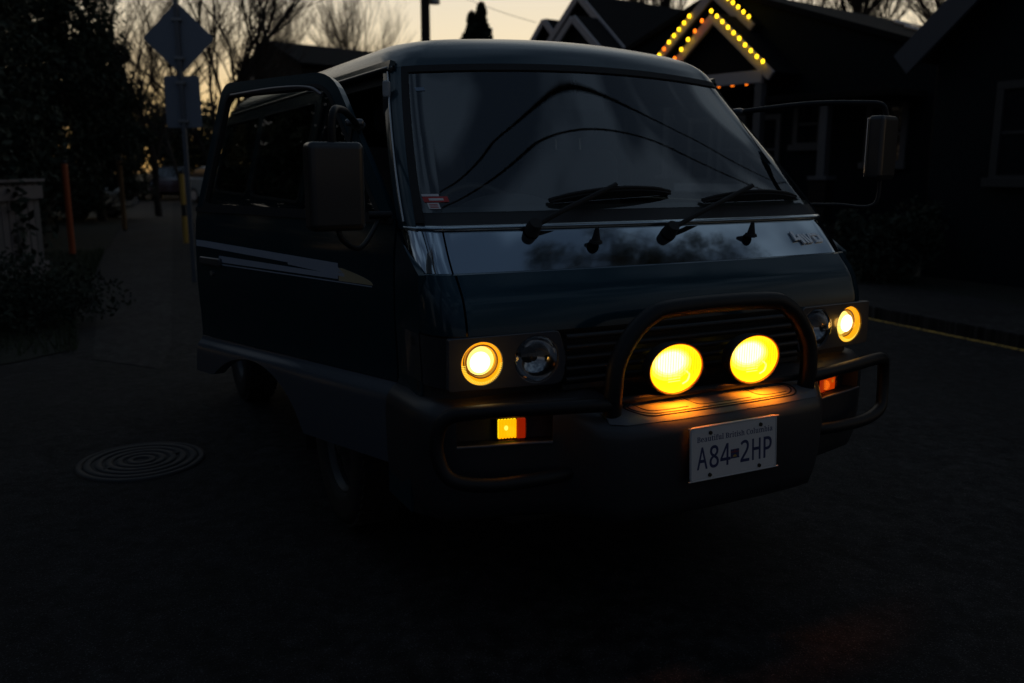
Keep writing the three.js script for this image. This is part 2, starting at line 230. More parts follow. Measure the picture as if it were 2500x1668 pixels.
  for (const [nm, g] of [['letter', ex(four[0])], ...dbl.map((d) => ['letter_stroke', ex(d)]), ['letter', ex(dee)], ['letter_stroke', ex(stem)]]) mesh(nm, g.scale(1.08, 1.08, 1).applyMatrix4(mtx), M(lin(0.80, 0.81, 0.83), 0.32, 0.55), badge);
  // washer nozzles on the garnish
  for (const x of [-0.26, 0.36]) { const p = ring(1.205, x / 0.71 < 0 ? -x / 0.71 : x / 0.71, x < 0 ? -1 : 1); mesh('washer_nozzle', merge([new THREE.CylinderGeometry(0.006, 0.017, 0.05, 12).translate(0, 0.018, 0), new THREE.CylinderGeometry(0.019, 0.022, 0.008, 16)]).rotateX(0.15).translate(p.x, p.y, p.z + 0.004), rubber, van); }
  // stickers inside the lower and upper corner of the windscreen
  const st = part('windscreen_sticker', van), spot = (x, y) => { const s = Math.sign(x), w = wAt(y), rx = prof(RX, y), t = Math.abs(x) <= w - rx ? Math.abs(x) / (w - rx) : 1 + Math.asin(clamp((Math.abs(x) - w + rx) / rx, 0, 1)) / (Math.PI / 2); return ring(y, t, s); };
  const label = (x0, x1, y0, y1, m, lift) => mesh('print', sheet((u, v) => { const p = spot(lerp(x0, x1, u), lerp(y0, y1, v)); p.z -= 0.0035 - lift; return p; }, 6, 4, 0), m, st);
  label(-0.762, -0.715, 1.350, 1.357, whitePrint, 0.0); label(-0.762, -0.690, 1.332, 1.349, redPrint, 0.0); label(-0.748, -0.706, 1.337, 1.344, whitePrint, 0.001); label(-0.756, -0.724, 1.312, 1.330, whitePrint, 0.0);
  for (let k = 0; k < 3; k++) label(-0.752, -0.729, 1.3155 + k * 0.0045, 1.3175 + k * 0.0045, redPrint, 0.001);
  const st2 = part('registration_sticker', van); mesh('print', sheet((u, v) => { const p = spot(lerp(-0.655, -0.625, u), lerp(1.700, 1.712, v)); p.z -= 0.0035; return p; }, 4, 3, 0), M(lin(0.16, 0.22, 0.30), 0.6), st2);
  // wipers
  for (const [piv, mid, a, b] of [[[-0.46, 1.245], [-0.135, 1.345], [-0.37, 1.327], [0.10, 1.347]], [[0.03, 1.225], [0.44, 1.338], [0.22, 1.318], [0.685, 1.325]]]) {
    const w = part('wiper', van), on = (q, d) => spot(q[0], q[1]).add(V(0, 0.7 * d, 0.7 * d)); const pv = on(piv, 0.012), md = on(mid, 0.045);
    mesh('arm', merge([tube([pv, pv.clone().lerp(md, 0.3).add(V(0, 0.008, 0.012)), pv.clone().lerp(md, 0.7).add(V(0, 0.004, 0.006)), md], 0.0085, 24, 8), new THREE.CylinderGeometry(0.020, 0.026, 0.04, 16).rotateX(0.8).translate(pv.x, pv.y, pv.z)]), rubber, w);
    mesh('blade', sheet((u, v) => { const q = [lerp(a[0], b[0], u), lerp(a[1], b[1], u)], h = 0.006 + 0.034 * Math.sin(Math.PI * u) ** 0.7; return on(q, lerp(0.004, h, v)); }, 30, 3, 0.012, V(0, 1.2, 0)), rubber, w);
    mesh('spine', tube([0, 0.15, 0.35, 0.5, 0.65, 0.85, 1].map((u) => on([lerp(a[0], b[0], u), lerp(a[1], b[1], u)], 0.006 + 0.036 * Math.sin(Math.PI * u) ** 0.7)), 0.006, 40, 8), rubber, w);
  }
  // a pale clip on the pillar above the open door
  const clip = part('pillar_clip', van), cp = ring(1.70, 1.82, -1);
  mesh('clip', box(-0.012, 0.014, -0.028, 0.028, -0.012, 0.012, 0.008).rotateY(-0.5).translate(cp.x - 0.012, cp.y + 0.012, cp.z + 0.012), M(lin(0.34, 0.36, 0.38), 0.5), clip);
  mesh('catch', box(-0.016, 0.016, -0.03, 0.03, -0.014, 0.014, 0.006).rotateY(-0.5).translate(cp.x - 0.008, cp.y - 0.045, cp.z + 0.012), blackPlastic, clip);
}

// --- doors (built shut, hung on their hinge, the driver's one swung open)
const HINGE = { x: 0.84, z: -0.452 };
const archY = (z, zc, r = 0.39, yc = 0.335) => { const d = Math.abs(z - zc); return d < r ? yc + Math.sqrt(r * r - d * d) : 0; };
function frontDoor(s, open) {
  const d = part(s < 0 ? 'driver_door' : 'passenger_door', van), sub = (n, g, m) => mesh(n, g.translate(-s * HINGE.x, 0, -HINGE.z), m, d);
  d.position.set(s * HINGE.x, 0, HINGE.z); d.rotation.y = -s * open;
  const bottom = (z) => Math.max(archY(z, -1.27), z > -1.27 ? 0.515 : 0.63);
  sub('skin', side(s, -0.458, -1.655, 0.770, 1.272, { nu: 40, nv: 22, thick: 0.05 }), paint);
  sub('lower_cladding', side(s, -0.458, -1.655, bottom, 0.768, { nu: 80, nv: 16, thick: 0.045 }), lowerPaint);
  const poly = [[-0.462, 1.2725], [-0.905, 1.752], [-1.60, 1.752], [-1.655, 1.2725]];
  sub('window_frame', frameLoop(s, poly, [0.042, 0.040, 0.045, 0.004], [0.01, 0.11, 0.05, 0.01], [0.02, 0.08, 0.03, 0.02]), paint);
  sub('window_rubber', frameLoop(s, inset(poly, [0.040, 0.038, 0.043, 0.002]), [0.014, 0.014, 0.014, 0.018], [0.02, 0.08, 0.03, 0.02], [0.02, 0.07, 0.03, 0.02], { dx: 0.002, thick: 0.022 }), rubber);
  sub('window_pane', pane(s, poly, [0.048, 0.046, 0.05, 0.01], 0.05, -0.012), doorGlass);
  sub('quarter_divider', side(s, -0.735, -0.752, 1.276, 1.585, { nu: 2, nv: 8, dx: 0.001, thick: 0.022 }), rubber);
  if (s < 0) sub('wind_deflector', tube([V(s * (wAt(1.70) + 0.016), 1.700, -1.50), V(s * (wAt(1.705) + 0.022), 1.708, -1.2), V(s * (wAt(1.70) + 0.02), 1.700, -1.0), V(s * (wAt(1.67) + 0.012), 1.672, -0.92)], 0.006, 30, 6), M(lin(0.22, 0.2, 0.2), 0.3, 0.4));
  sub('belt_moulding', side(s, -0.47, -1.655, 1.262, 1.280, { nu: 24, nv: 2, dx: 0.006, thick: 0.01 }), rubber);
  // side stripes: upper silver band, lower one stepped up into it, a tan tip, and a fine pin line under them
  const band = (z0, z1, lo, hi, m, n = 'stripe') => sub(n, side(s, z0, z1, lo, hi, { nu: 24, nv: 3, dx: 0.0016, thick: 0.0012 }), m);
  const slope = (a, b) => (z) => lerp(a, b, clamp((z + 0.55) / (-1.60 + 0.55), 0, 1));
  band(-0.735, -1.648, slope(1.090, 1.128), slope(1.118, 1.152), decalSilver);
  band(-0.70, -1.02, (z) => lerp(1.082, 1.100, clamp((-0.70 - z) / 0.32, 0, 1)), (z) => lerp(1.092, 1.124, clamp((-0.70 - z) / 0.06, 0, 1)), decalSilver);
  band(-0.735, -1.48, slope(1.071, 1.076), slope(1.084, 1.102), decalSilver);
  band(-0.555, -0.73, 1.0665, (z) => 1.069 + 0.040 * Math.pow(clamp((-0.555 - z) / 0.16, 0, 1), 0.6), decalTan);
  band(-0.56, -1.48, slope(1.0600, 1.0655), slope(1.0635, 1.0695), decalSilver, 'pin_line');
  sub('handle', merge([box(-0.012, 0.014, -0.016, 0.016, -0.075, 0.075, 0.008).translate(s * (wAt(1.09) + 0.004), 1.075, -1.535)]), bezelGrey);
  sub('lock_button', new THREE.CylinderGeometry(0.010, 0.010, 0.012, 16).rotateZ(Math.PI / 2).translate(s * (wAt(1.02) + 0.004), 1.03, -1.53), steel);
  sub('inner_trim', side(s, -0.50, -1.58, (z) => Math.max(bottom(z) + 0.02, 0.74), 1.262, { nu: 30, nv: 10, dx: -0.052, thick: 0.02 }), trimDark);
  return d;
}
frontDoor(-1, 21 * Math.PI / 180);
frontDoor(1, 0);
// --- mirrors: on their own arms; the driver's swings with the open door
function mirror(s, open, yArm, yTop, yBot) {
  const d = part('side_mirror', van), put = (n, g, m) => mesh(n, g.translate(-s * HINGE.x, 0, -HINGE.z), m, d); d.position.set(s * HINGE.x, 0, HINGE.z); d.rotation.y = -s * open;
  const cx = s * (s < 0 ? 1.135 : 1.105), cz = -0.345, root = ring(yArm, 1.86, s), low = V(s * (wAt(1.29) + 0.004), 1.288, -0.52), low2 = V(cx - s * 0.02, yBot - 0.028, cz);
  put('upper_arm', merge([tube([root, V(lerp(root.x, cx, 0.5), yArm + 0.004, lerp(root.z, cz, 0.5)), V(cx - s * 0.07, yArm + 0.002, cz - 0.06), V(cx - s * 0.012, yArm - 0.006, cz - 0.01), V(cx + s * 0.004, yArm - 0.045, cz), V(cx + s * 0.004, yTop - 0.02, cz)], 0.0105, 60, 10)]), tubePaint);
  put('arm_bracket', merge([new THREE.SphereGeometry(0.022, 16, 10).scale(1.2, 0.9, 1.2).translate(root.x, root.y, root.z), box(-0.03, 0.03, -0.012, 0.012, -0.02, 0.02, 0.01).rotateY(s * 0.6).translate(root.x + s * 0.03, root.y + 0.006, root.z + 0.02)]), M(lin(0.10, 0.11, 0.12), 0.25, 0.4, { clearcoat: 1 }));
  put('lower_arm', merge([tube([low, V(lerp(low.x, cx, 0.5), s > 0 ? 1.288 : low2.y - 0.03, lerp(low.z, cz, 0.5)), s > 0 ? V(cx - s * 0.03, 1.289, cz) : low2, V(cx, yBot + 0.02, cz)], 0.0075, 40, 8), new THREE.CylinderGeometry(0.012, 0.012, 0.07, 12).rotateZ(Math.PI / 2).rotateY(s * 0.55).translate(low.x + s * 0.02, low.y, low.z + 0.015)]), tubePaint);
  const h = (yTop - yBot) / 2, c = V(cx, (yTop + yBot) / 2, cz), turn = s * 0.32;
  const cap = new RoundedBoxGeometry(s < 0 ? 0.155 : 0.15, h * 2, 0.075, 5, 0.018); { const p = cap.attributes.position; for (let i = 0; i < p.count; i++) if (p.getZ(i) > 0) { const y = p.getY(i) / h, x = p.getX(i) / 0.0825; p.setZ(i, p.getZ(i) * (1 - 0.25 * y * y - 0.18 * x * x)); } cap.computeVertexNormals(); }
  put('mirror_housing', cap.rotateY(turn).translate(c.x, c.y, c.z), M(lin(0.010, 0.0105, 0.012), 0.45, 0, { clearcoat: 0.4, clearcoatRoughness: 0.12 }));
  put('mirror_glass', new RoundedBoxGeometry(0.135, h * 2 - 0.018, 0.004, 3, 0.002).translate(0, 0, -0.0385).rotateY(turn).translate(c.x, c.y, c.z), M(lin(0.85, 0.86, 0.88), 0.02, 1));
}
mirror(-1, 21.5 * Math.PI / 180, 1.585, 1.497, 1.262);
mirror(1, 0, 1.672, 1.625, 1.385);

// --- sides and rear
for (const s of [-1, 1]) {
  mesh('front_side_panel', side(s, -0.245, -0.446, 0.42, (z) => lerp(1.128, 1.24, clamp((-0.245 - z) / 0.2, 0, 1)), { nu: 8, nv: 20 }), paint, van);
  mesh('side_panel', side(s, -1.665, -4.08, 0.770, 1.27, { nu: 40, nv: 14, thick: 0.03 }), paint, van);
  mesh('side_cladding', side(s, -1.665, -4.08, (z) => Math.max(archY(z, -3.5), 0.47), 0.768, { nu: 90, nv: 14, thick: 0.03 }), lowerPaint, van);
  mesh('sill', box(s * 0.70 - 0.06, s * 0.70 + 0.06, 0.40, 0.62, -3.05, -1.70, 0.03), trimDark, van);
  for (const [z0, z1, n] of [[-1.665, -2.86, 'side_window'], [-2.864, -4.06, 'rear_side_window']]) {
    const w = part(n, van), poly = [[z0, 1.271], [z0, 1.757], [z1, 1.757], [z1, 1.271]];
    mesh('frame', frameLoop(s, poly, [0.055, 0.045, 0.055, 0.01], 0.004, 0.05), paint, w); mesh('rubber', frameLoop(s, inset(poly, [0.053, 0.043, 0.053, 0.008]), 0.014, 0.05, 0.045, { dx: 0.002, thick: 0.018 }), rubber, w); mesh('pane', pane(s, poly, [0.06, 0.05, 0.06, 0.015], 0.05, -0.01), tintGlass, w);
  }
  mesh('roof_rail', side(s, -0.86, -4.0, 1.758, 1.79, { nu: 30, nv: 3, dx: -0.004, thick: 0.02 }), paint, van); mesh('door_seal', side(s, -0.90, -3.98, 1.715, 1.785, { nu: 30, nv: 4, dx: -0.030, thick: 0.02 }), rubber, van);
  for (const z of [-1.27, -3.5]) {
    const w = part('wheel', van); w.position.set(s * 0.735, 0.338, z);
    const tp = []; for (let k = 0; k <= 30; k++) { const a = k / 30 * Math.PI * 2; tp.push([0.268 + 0.070 * Math.sign(Math.sin(a)) * Math.abs(Math.sin(a)) ** 0.55, 0.10 * Math.sign(Math.cos(a)) * Math.abs(Math.cos(a)) ** 0.5]); }
    mesh('tyre', lathe(tp, 56).rotateY(Math.PI / 2), rubber, w);
    const lugs = []; for (let k = 0; k < 44; k++) for (const q of [-1, 1]) lugs.push(new THREE.BoxGeometry(0.075, 0.012, 0.026).rotateY(q * 0.35).translate(q * 0.046, 0.337, 0).rotateX((k + (q > 0 ? 0.5 : 0)) / 44 * Math.PI * 2)); mesh('tread', merge(lugs), rubber, w);
    mesh('rim', merge([lathe([[0.205, -0.07], [0.20, -0.02], [0.198, 0.05], [0.208, 0.075], [0.198, 0.078], [0.188, 0.05]], 40).rotateY(s * Math.PI / 2), lathe([[0.19, 0.03], [0.12, 0.045], [0.06, 0.06], [0.05, 0.08], [0.0, 0.082]], 32).rotateY(s * Math.PI / 2)]), M(lin(0.05, 0.052, 0.055), 0.5, 0.5), w);
    const wells = sheet((u, v) => { const a = lerp(0.05, 0.95, u) * Math.PI; return V(s * lerp(0.80, 0.56, v), 0.338 + 0.40 * Math.sin(a), z + 0.40 * Math.cos(a)); }, 24, 2, 0.01, V(s * 0.7, 0.338, z)); mesh('wheel_well', wells, trimDark, van);
  }
  mesh('mud_flap', box(s * 0.735 - 0.11, s * 0.735 + 0.11, 0.18, 0.50, -1.712, -1.704, 0.002), rubber, van);
}
mesh('rear_panel', sheet((u, v) => { const t = lerp(3, 7, u), a = t <= 5 ? t : 10 - t; return ring(lerp(0.45, 1.27, v), a, t <= 5 ? 1 : -1); }, 60, 12, 0.02), paint, van);
mesh('rear_window', sheet((u, v) => { const t = lerp(3.6, 6.4, u), a = t <= 5 ? t : 10 - t; return ring(lerp(1.27, 1.79, v), a, t <= 5 ? 1 : -1); }, 40, 12, 0), tintGlass, van);
for (const s of [-1, 1]) mesh('rear_pillar', sheet((u, v) => ring(lerp(1.27, 1.79, v), lerp(2.99, 3.6, u), s), 10, 12, 0.02), paint, van);
mesh('underbody', box(-0.56, 0.56, 0.30, 0.52, -4.1, -0.25, 0.04), trimDark, van);

// --- cabin
{
  mesh('cabin_floor', merge([box(-0.78, 0.78, 0.62, 0.70, -4.0, -1.75, 0.01), box(-0.78, 0.78, 0.62, 0.68, -0.9, -0.32, 0.01), box(-0.78, 0.78, 0.76, 0.86, -1.75, -0.86, 0.02)]), trimDark, van);
  const dp = [[-0.30, 1.20], [-0.36, 1.262], [-0.50, 1.272], [-0.66, 1.245], [-0.70, 1.19], [-0.66, 1.02], [-0.62, 0.86], [-0.40, 0.80]];
  const ds = new THREE.Shape(dp.map((p) => new THREE.Vector2(-p[0], p[1])));
  mesh('dashboard', new THREE.ExtrudeGeometry(ds, { depth: 1.50, bevelEnabled: true, bevelSize: 0.008, bevelThickness: 0.008, bevelSegments: 2 }).rotateY(Math.PI / 2).translate(-0.75, 0, 0), trimDark, van);
  mesh('instrument_hood', new THREE.SphereGeometry(0.2, 28, 14, 0, Math.PI * 2, 0, Math.PI / 2).scale(1.05, 0.45, 0.55).translate(-0.38, 1.255, -0.60), trimDark, van);
  const sw = part('steering_wheel', van); sw.position.set(-0.38, 1.20, -0.79); sw.rotation.x = -0.62;
  mesh('wheel_rim', new THREE.TorusGeometry(0.20, 0.016, 12, 48), M(lin(0.03, 0.026, 0.022), 0.5), sw);
  mesh('hub', merge([new THREE.CylinderGeometry(0.06, 0.07, 0.04, 24).rotateX(Math.PI / 2), ...[0.5, Math.PI - 0.5, -Math.PI / 2].map((a) => bar(V(0, 0, 0), V(0.2 * Math.cos(a), 0.2 * Math.sin(a), 0), 0.016))]), trimDark, sw);
  for (const x of [-0.39, 0.40]) {
    const st = part('front_seat', van); st.position.set(x, 0, -1.22);
    mesh('cushion', new RoundedBoxGeometry(0.50, 0.15, 0.50, 4, 0.06).translate(0, 0.93, 0.05), fabric, st);
    mesh('backrest', new RoundedBoxGeometry(0.50, 0.60, 0.14, 4, 0.06).translate(0, 0.30, 0).rotateX(-0.16).translate(0, 0.92, -0.22), fabric, st);
    mesh('headrest', new RoundedBoxGeometry(0.28, 0.17, 0.10, 4, 0.045).translate(0, 0.74, 0).rotateX(-0.16).translate(0, 0.92, -0.22), fabric, st);
    for (const q of [-0.065, 0.065]) mesh('headrest_post', new THREE.CylinderGeometry(0.006, 0.006, 0.12, 8).translate(q, 0.63, 0).rotateX(-0.16).translate(0, 0.92, -0.22), chrome, st);
  }
  for (const s of [-1, 1]) mesh('centre_pillar', side(s, -1.625, -1.72, 0.66, 1.76, { nu: 3, nv: 16, dx: -0.03, thick: 0.05 }), trimDark, van);
  mesh('rear_bench', merge([new RoundedBoxGeometry(1.3, 0.3, 0.5, 3, 0.06).translate(0, 0.92, -2.75), new RoundedBoxGeometry(1.3, 0.6, 0.16, 3, 0.06).rotateX(-0.15).translate(0, 1.25, -3.02)]), fabric, van);
  mesh('interior_mirror', merge([new RoundedBoxGeometry(0.24, 0.06, 0.03, 3, 0.012).translate(0, 1.665, -0.80), bar(V(0, 1.69, -0.80), V(0, 1.76, -0.82), 0.008)]), trimDark, van);
}

// --- headlights
for (const s of [-1, 1]) {
  const L = part('headlight', van); L.position.set(s * 0.636, 0.887, -0.096); L.rotation.y = s * 0.07;
  const X = (x) => s * (x - 0.636), lowC = X(0.714), highC = X(0.545);
  const sh = new THREE.Shape(roundedLoop([[X(0.462), -0.078], [X(0.452), 0.0], [X(0.476), 0.077], [X(0.812), 0.075], [X(0.814), -0.072]], [0.03, 0.02, 0.012, 0.006, 0.01]).map((p) => new THREE.Vector2(p[0], p[1])));
  for (const [c, r] of [[lowC, 0.064], [highC, 0.0715]]) { const h = new THREE.Path(); h.absarc(c, 0, r, 0, Math.PI * 2, true); sh.holes.push(h); }
  mesh('bezel', new THREE.ExtrudeGeometry(sh, { depth: 0.018, bevelEnabled: true, bevelSize: 0.002, bevelThickness: 0.002, bevelSegments: 2, curveSegments: 40 }).translate(0, 0, -0.010), bezelGrey, L);
  // dipped beam: glowing amber dish, hot spot stepped in emissive tiers, glass with ribs round its lower edge
  const on = (n, g, m) => mesh(n, g.translate(lowC, 0, 0), m, L);
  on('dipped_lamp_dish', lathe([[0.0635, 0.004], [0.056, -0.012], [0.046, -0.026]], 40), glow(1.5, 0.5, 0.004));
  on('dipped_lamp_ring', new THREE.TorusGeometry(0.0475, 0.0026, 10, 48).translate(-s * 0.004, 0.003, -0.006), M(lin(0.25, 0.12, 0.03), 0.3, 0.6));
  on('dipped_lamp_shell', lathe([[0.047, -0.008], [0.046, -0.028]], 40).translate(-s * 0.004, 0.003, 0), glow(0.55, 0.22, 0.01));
  on('dipped_lamp_projector_glow', lathe([[0.042, -0.020], [0.034, -0.010], [0.020, -0.004], [0, -0.002]], 36).translate(-s * 0.004, 0.003, 0), glow(1.7, 1.25, 0.30));
  on('dipped_lamp_core_glow', lathe([[0.031, -0.004], [0.022, 0.001], [0, 0.003]], 32).translate(s * 0.002, 0.002, 0), glow(2.4, 2.2, 1.5));
  on('dipped_lamp_lens', lathe([[0.0645, 0.004], [0.060, 0.016], [0.045, 0.026], [0.022, 0.032], [0, 0.034]], 48), lensGlass);
  const ribs = []; for (let k = 0; k < 34; k++) { const a = Math.PI + (k + 0.5) / 34 * Math.PI; ribs.push(bar(V(0.0625 * Math.cos(a), 0.0625 * Math.sin(a), 0.005), V(0.052 * Math.cos(a), 0.052 * Math.sin(a), 0.013), 0.0012, 5)); }
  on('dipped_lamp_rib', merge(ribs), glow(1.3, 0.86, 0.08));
  const off = (n, g, m) => mesh(n, g.translate(highC, 0, 0), m, L);
  off('main_lamp_dish', lathe([[0.071, 0.003], [0.064, -0.02], [0.045, -0.042], [0.016, -0.052]], 40), M(lin(0.42, 0.43, 0.45), 0.12, 1));
  off('main_lamp_bulb', merge([new THREE.CylinderGeometry(0.008, 0.008, 0.035, 12).rotateX(Math.PI / 2).translate(0, 0, -0.034), new THREE.SphereGeometry(0.012, 14, 10).translate(0, 0, -0.018)]), blackPlastic);
  off('main_lamp_lens', lathe([[0.072, 0.003], [0.067, 0.018], [0.05, 0.029], [0.024, 0.036], [0, 0.038]], 48), lensGlass);
  off('main_lamp_rim', new THREE.TorusGeometry(0.0715, 0.003, 8, 48).translate(0, 0, 0.004), M(lin(0.10, 0.10, 0.11), 0.3, 0.3));
  const hl = new THREE.PointLight(lin(1, 0.5, 0.08), 0.008, 0, 2); hl.name = 'dipped_beam'; hl.position.set(lowC, 0, 0.05); hl.castShadow = true; L.add(hl);
  const cl = part('corner_lamp', van); mesh('lens', front(0.812, 0.960, s * 1.42, s * 2, { nu: 14, nv: 8, dz: 0.004, thick: 0.02 }), darkGlass, cl); mesh('lens_side', side(s, -0.244, -0.36, 0.815, 0.957, { nu: 6, nv: 6, dx: 0.003, thick: 0.015 }), darkGlass, cl);
}

// --- bumper
const bumperPath = (() => { const pts = [[0, 0.145], [0.20, 0.143], [0.36, 0.130], [0.43, 0.075], [0.48, 0.0], [0.517, -0.035], [0.60, -0.062], [0.70, -0.084], [0.79, -0.108], [0.84, -0.140], [0.868, -0.18], [0.880, -0.24], [0.884, -0.32], [0.884, -0.436]]; return [...pts.slice(1).reverse().map(([x, z]) => [-x, z]), ...pts]; })();
{
  const B = part('bumper', van), n = bumperPath.length;
  const norm = bumperPath.map((p, i) => { const a = bumperPath[Math.max(0, i - 1)], b = bumperPath[Math.min(n - 1, i + 1)], dx = b[0] - a[0], dz = b[1] - a[1], l = Math.hypot(dx, dz); return [-dz / l, dx / l]; });
  const S = [[-0.16, 0.742], [-0.10, 0.738], [-0.050, 0.732], [-0.025, 0.724], [-0.008, 0.706], [0.0, 0.692], [0.003, 0.672], [0.004, 0.640], [0.004, 0.606], [0.002, 0.55], [-0.006, 0.47], [-0.02, 0.425], [-0.06, 0.40], [-0.14, 0.395]];
  const at = (i, k, more = 0) => { const [o, y] = S[k]; const up = Math.abs(bumperPath[i][0]) > 0.47 ? 0.042 : 0; return V(bumperPath[i][0] + norm[i][0] * (o + more), y + up * (y > 0.6 ? 1 : 0), bumperPath[i][1] + norm[i][1] * (o + more)); };
  const fine = 3, pos = [], idx = [], rows = S.length, cols = (n - 1) * fine + 1, cr = new THREE.CatmullRomCurve3(bumperPath.map(([x, z]) => V(x, 0, z)), false, 'catmullrom', 0.3);
  const skip = (i, k) => { const a = bumperPath[i][0], b = bumperPath[i + 1][0], lo = Math.min(Math.abs(a), Math.abs(b)), hi = Math.max(Math.abs(a), Math.abs(b)); return lo >= 0.516 && hi <= 0.791 && k >= 5 && k < 8; };
  for (let i = 0; i < n; i++) for (let k = 0; k < rows; k++) { const p = at(i, k); pos.push(p.x, p.y, p.z); }
  for (let i = 0; i < n - 1; i++) for (let k = 0; k < rows - 1; k++) if (!skip(i, k)) { const a = i * rows + k, b = (i + 1) * rows + k; idx.push(a, a + 1, b, b, a + 1, b + 1); }
  const g = new THREE.BufferGeometry(); g.setAttribute('position', new THREE.BufferAttribute(new Float32Array(pos), 3)); g.setAttribute('uv', new THREE.BufferAttribute(new Float32Array(pos.flatMap((v, i) => (i % 3 === 0 ? [v * 4, pos[i + 1] * 4] : []))), 2)); g.setIndex(idx); g.computeVertexNormals();
  mesh('shell', g, bumperPaint, B);
  // pockets for the indicators
  for (const s of [-1, 1]) {
    const ids = bumperPath.map((p, i) => i).filter((i) => Math.sign(bumperPath[i][0]) === s && Math.abs(bumperPath[i][0]) >= 0.516 && Math.abs(bumperPath[i][0]) <= 0.791).sort((a, b) => Math.abs(bumperPath[a][0]) - Math.abs(bumperPath[b][0]));
    const D = -0.055, face = (k0, d0, k1, d1) => sheet((u, v) => { const f = u * (ids.length - 1), i = Math.min(ids.length - 2, Math.floor(f)), a = at(ids[i], k0, d0).lerp(at(ids[i + 1], k0, d0), f - i), b = at(ids[i], k1, d1).lerp(at(ids[i + 1], k1, d1), f - i); return a.lerp(b, v); }, 8, 2, 0, V(s * 0.65, 0.69, 1));
    const end = (i) => sheet((u, v) => { const k = lerp(5, 8, v), kk = Math.min(7, Math.floor(k)); return at(i, kk, D * u).lerp(at(i, kk + 1, D * u), k - kk); }, 2, 3, 0, V(s * 0.65, 0.66, 0.02));
    mesh('indicator_pocket', merge([face(5, 0, 5, D), face(8, 0, 8, D), face(5, D, 8, D), end(ids[0]), end(ids[ids.length - 1])]), blackPlastic, B);
    mesh('pocket_lip', merge([tube(ids.map((i) => at(i, 8, 0.004)), 0.005, 20, 6)]), M(lin(0.08, 0.085, 0.1), 0.4), B);
  }
  // tread plates on the step: two nested grooves and raised pads with rounded ends
  const step = (x, d) => { let i = 0; while (i < n - 2 && bumperPath[i + 1][0] < x) i++; const f = (x - bumperPath[i][0]) / (bumperPath[i + 1][0] - bumperPath[i][0]); const z = lerp(bumperPath[i][1], bumperPath[i + 1][1], f) - d; const y = prof([[0.008, 0.706], [0.025, 0.724], [0.05, 0.732], [0.10, 0.738], [0.16, 0.742]], d); return V(x, y, z); };
  mesh('lightened_step_cover', sheet((u, v) => { const x = lerp(-0.40, 0.40, u); return step(x, lerp(0.014, 0.150, v)).add(V(0, 0.0015, 0.0005)); }, 40, 10, 0.0012, V(0, 0, 0)), M(lin(0.10, 0.105, 0.115), 0.55, 0, { bumpMap: grain, bumpScale: 0.0005 }), B);  // paler sheet added so the fog lamp glow on the step looks brighter
  const line = (pts, r) => tube(pts.map(([x, d]) => step(x, d).add(V(0, 0.0015, 0))), r, 90, 6, false, 0.4);
  const groove = M(lin(0.006, 0.006, 0.006), 0.7);
  for (const [w, d, r] of [[0.315, 0.030, 0.0032], [0.302, 0.040, 0.0024]]) mesh('step_groove', line([[-w + 0.03, 0.135], [-w, 0.105], [-w, 0.075], [-w + 0.02, d + 0.012], [-w + 0.06, d], [-0.1, d], [0.1, d], [w - 0.06, d], [w - 0.02, d + 0.012], [w, 0.075], [w, 0.105], [w - 0.03, 0.135]], r), groove, B);
  for (const [a, b] of [[-0.275, -0.115], [-0.095, 0.125], [0.145, 0.275]]) mesh('step_pad', merge([line([[a, 0.125], [a + 0.005, 0.075], [a + 0.025, 0.058], [lerp(a, b, 0.5), 0.056], [b - 0.01, 0.056]], 0.0022)]), groove, B);
  // indicators
  for (const s of [-1, 1]) {
    const I = part('indicator', van), x0 = 0.585, x1 = 0.668, zc = -0.083; I.position.set(s * (x0 + x1) / 2, 0.686, zc + 0.004); I.rotation.y = s * 0.22;
    const w = x1 - x0, k = s < 0 ? 1 : 0.34, q = (a) => s * a;  // right lamp emits less and redder, imitating its dimmer oblique look
    mesh('indicator_lamp_base', box(-w / 2 - 0.003, w / 2 + 0.003, -0.034, 0.034, -0.04, -0.016, 0.003), blackPlastic, I);
    const xo0 = -w / 2 + 0.028, seg = 6;
    for (let j = 0; j < seg; j++) { const a = lerp(xo0, w / 2, j / seg), b = lerp(xo0, w / 2, (j + 1) / seg) - 0.0012; mesh('indicator_lamp_rib', box(Math.min(q(a), q(b)), Math.max(q(a), q(b)), -0.027, 0.030, -0.016, -0.003, 0.003), glow(1.6 * k, 1.05 * k * (s < 0 ? 1 : 0.22), 0.008 * k), I); }
    mesh('indicator_lamp_bulb', new THREE.SphereGeometry(0.0078, 16, 12).scale(0.8, 1, 0.6).translate(q(0.018), 0.006, -0.002), glow(s < 0 ? 2.0 : 0.5, s < 0 ? 1.6 : 0.14, s < 0 ? 0.4 : 0.01), I);
    mesh('indicator_lamp_inner', box(Math.min(q(-w / 2), q(xo0 - 0.002)), Math.max(q(-w / 2), q(xo0 - 0.002)), -0.030, 0.030, -0.016, -0.005, 0.003), glow(0.26, 0.018, 0.002), I);
    mesh('indicator_lens', box(-w / 2, w / 2, -0.032, 0.032, 0.000, 0.003, 0.001), M(lin(1, 0.72, 0.35), 0.03, 0, { transmission: 1, thickness: 0, ior: 1.5 }), I);
    const pl = new THREE.PointLight(lin(1, 0.3, 0.02), 0.003, 0, 2); pl.name = 'indicator_light'; pl.position.set(0, -0.01, 0.02); pl.castShadow = true; I.add(pl);
  }
}

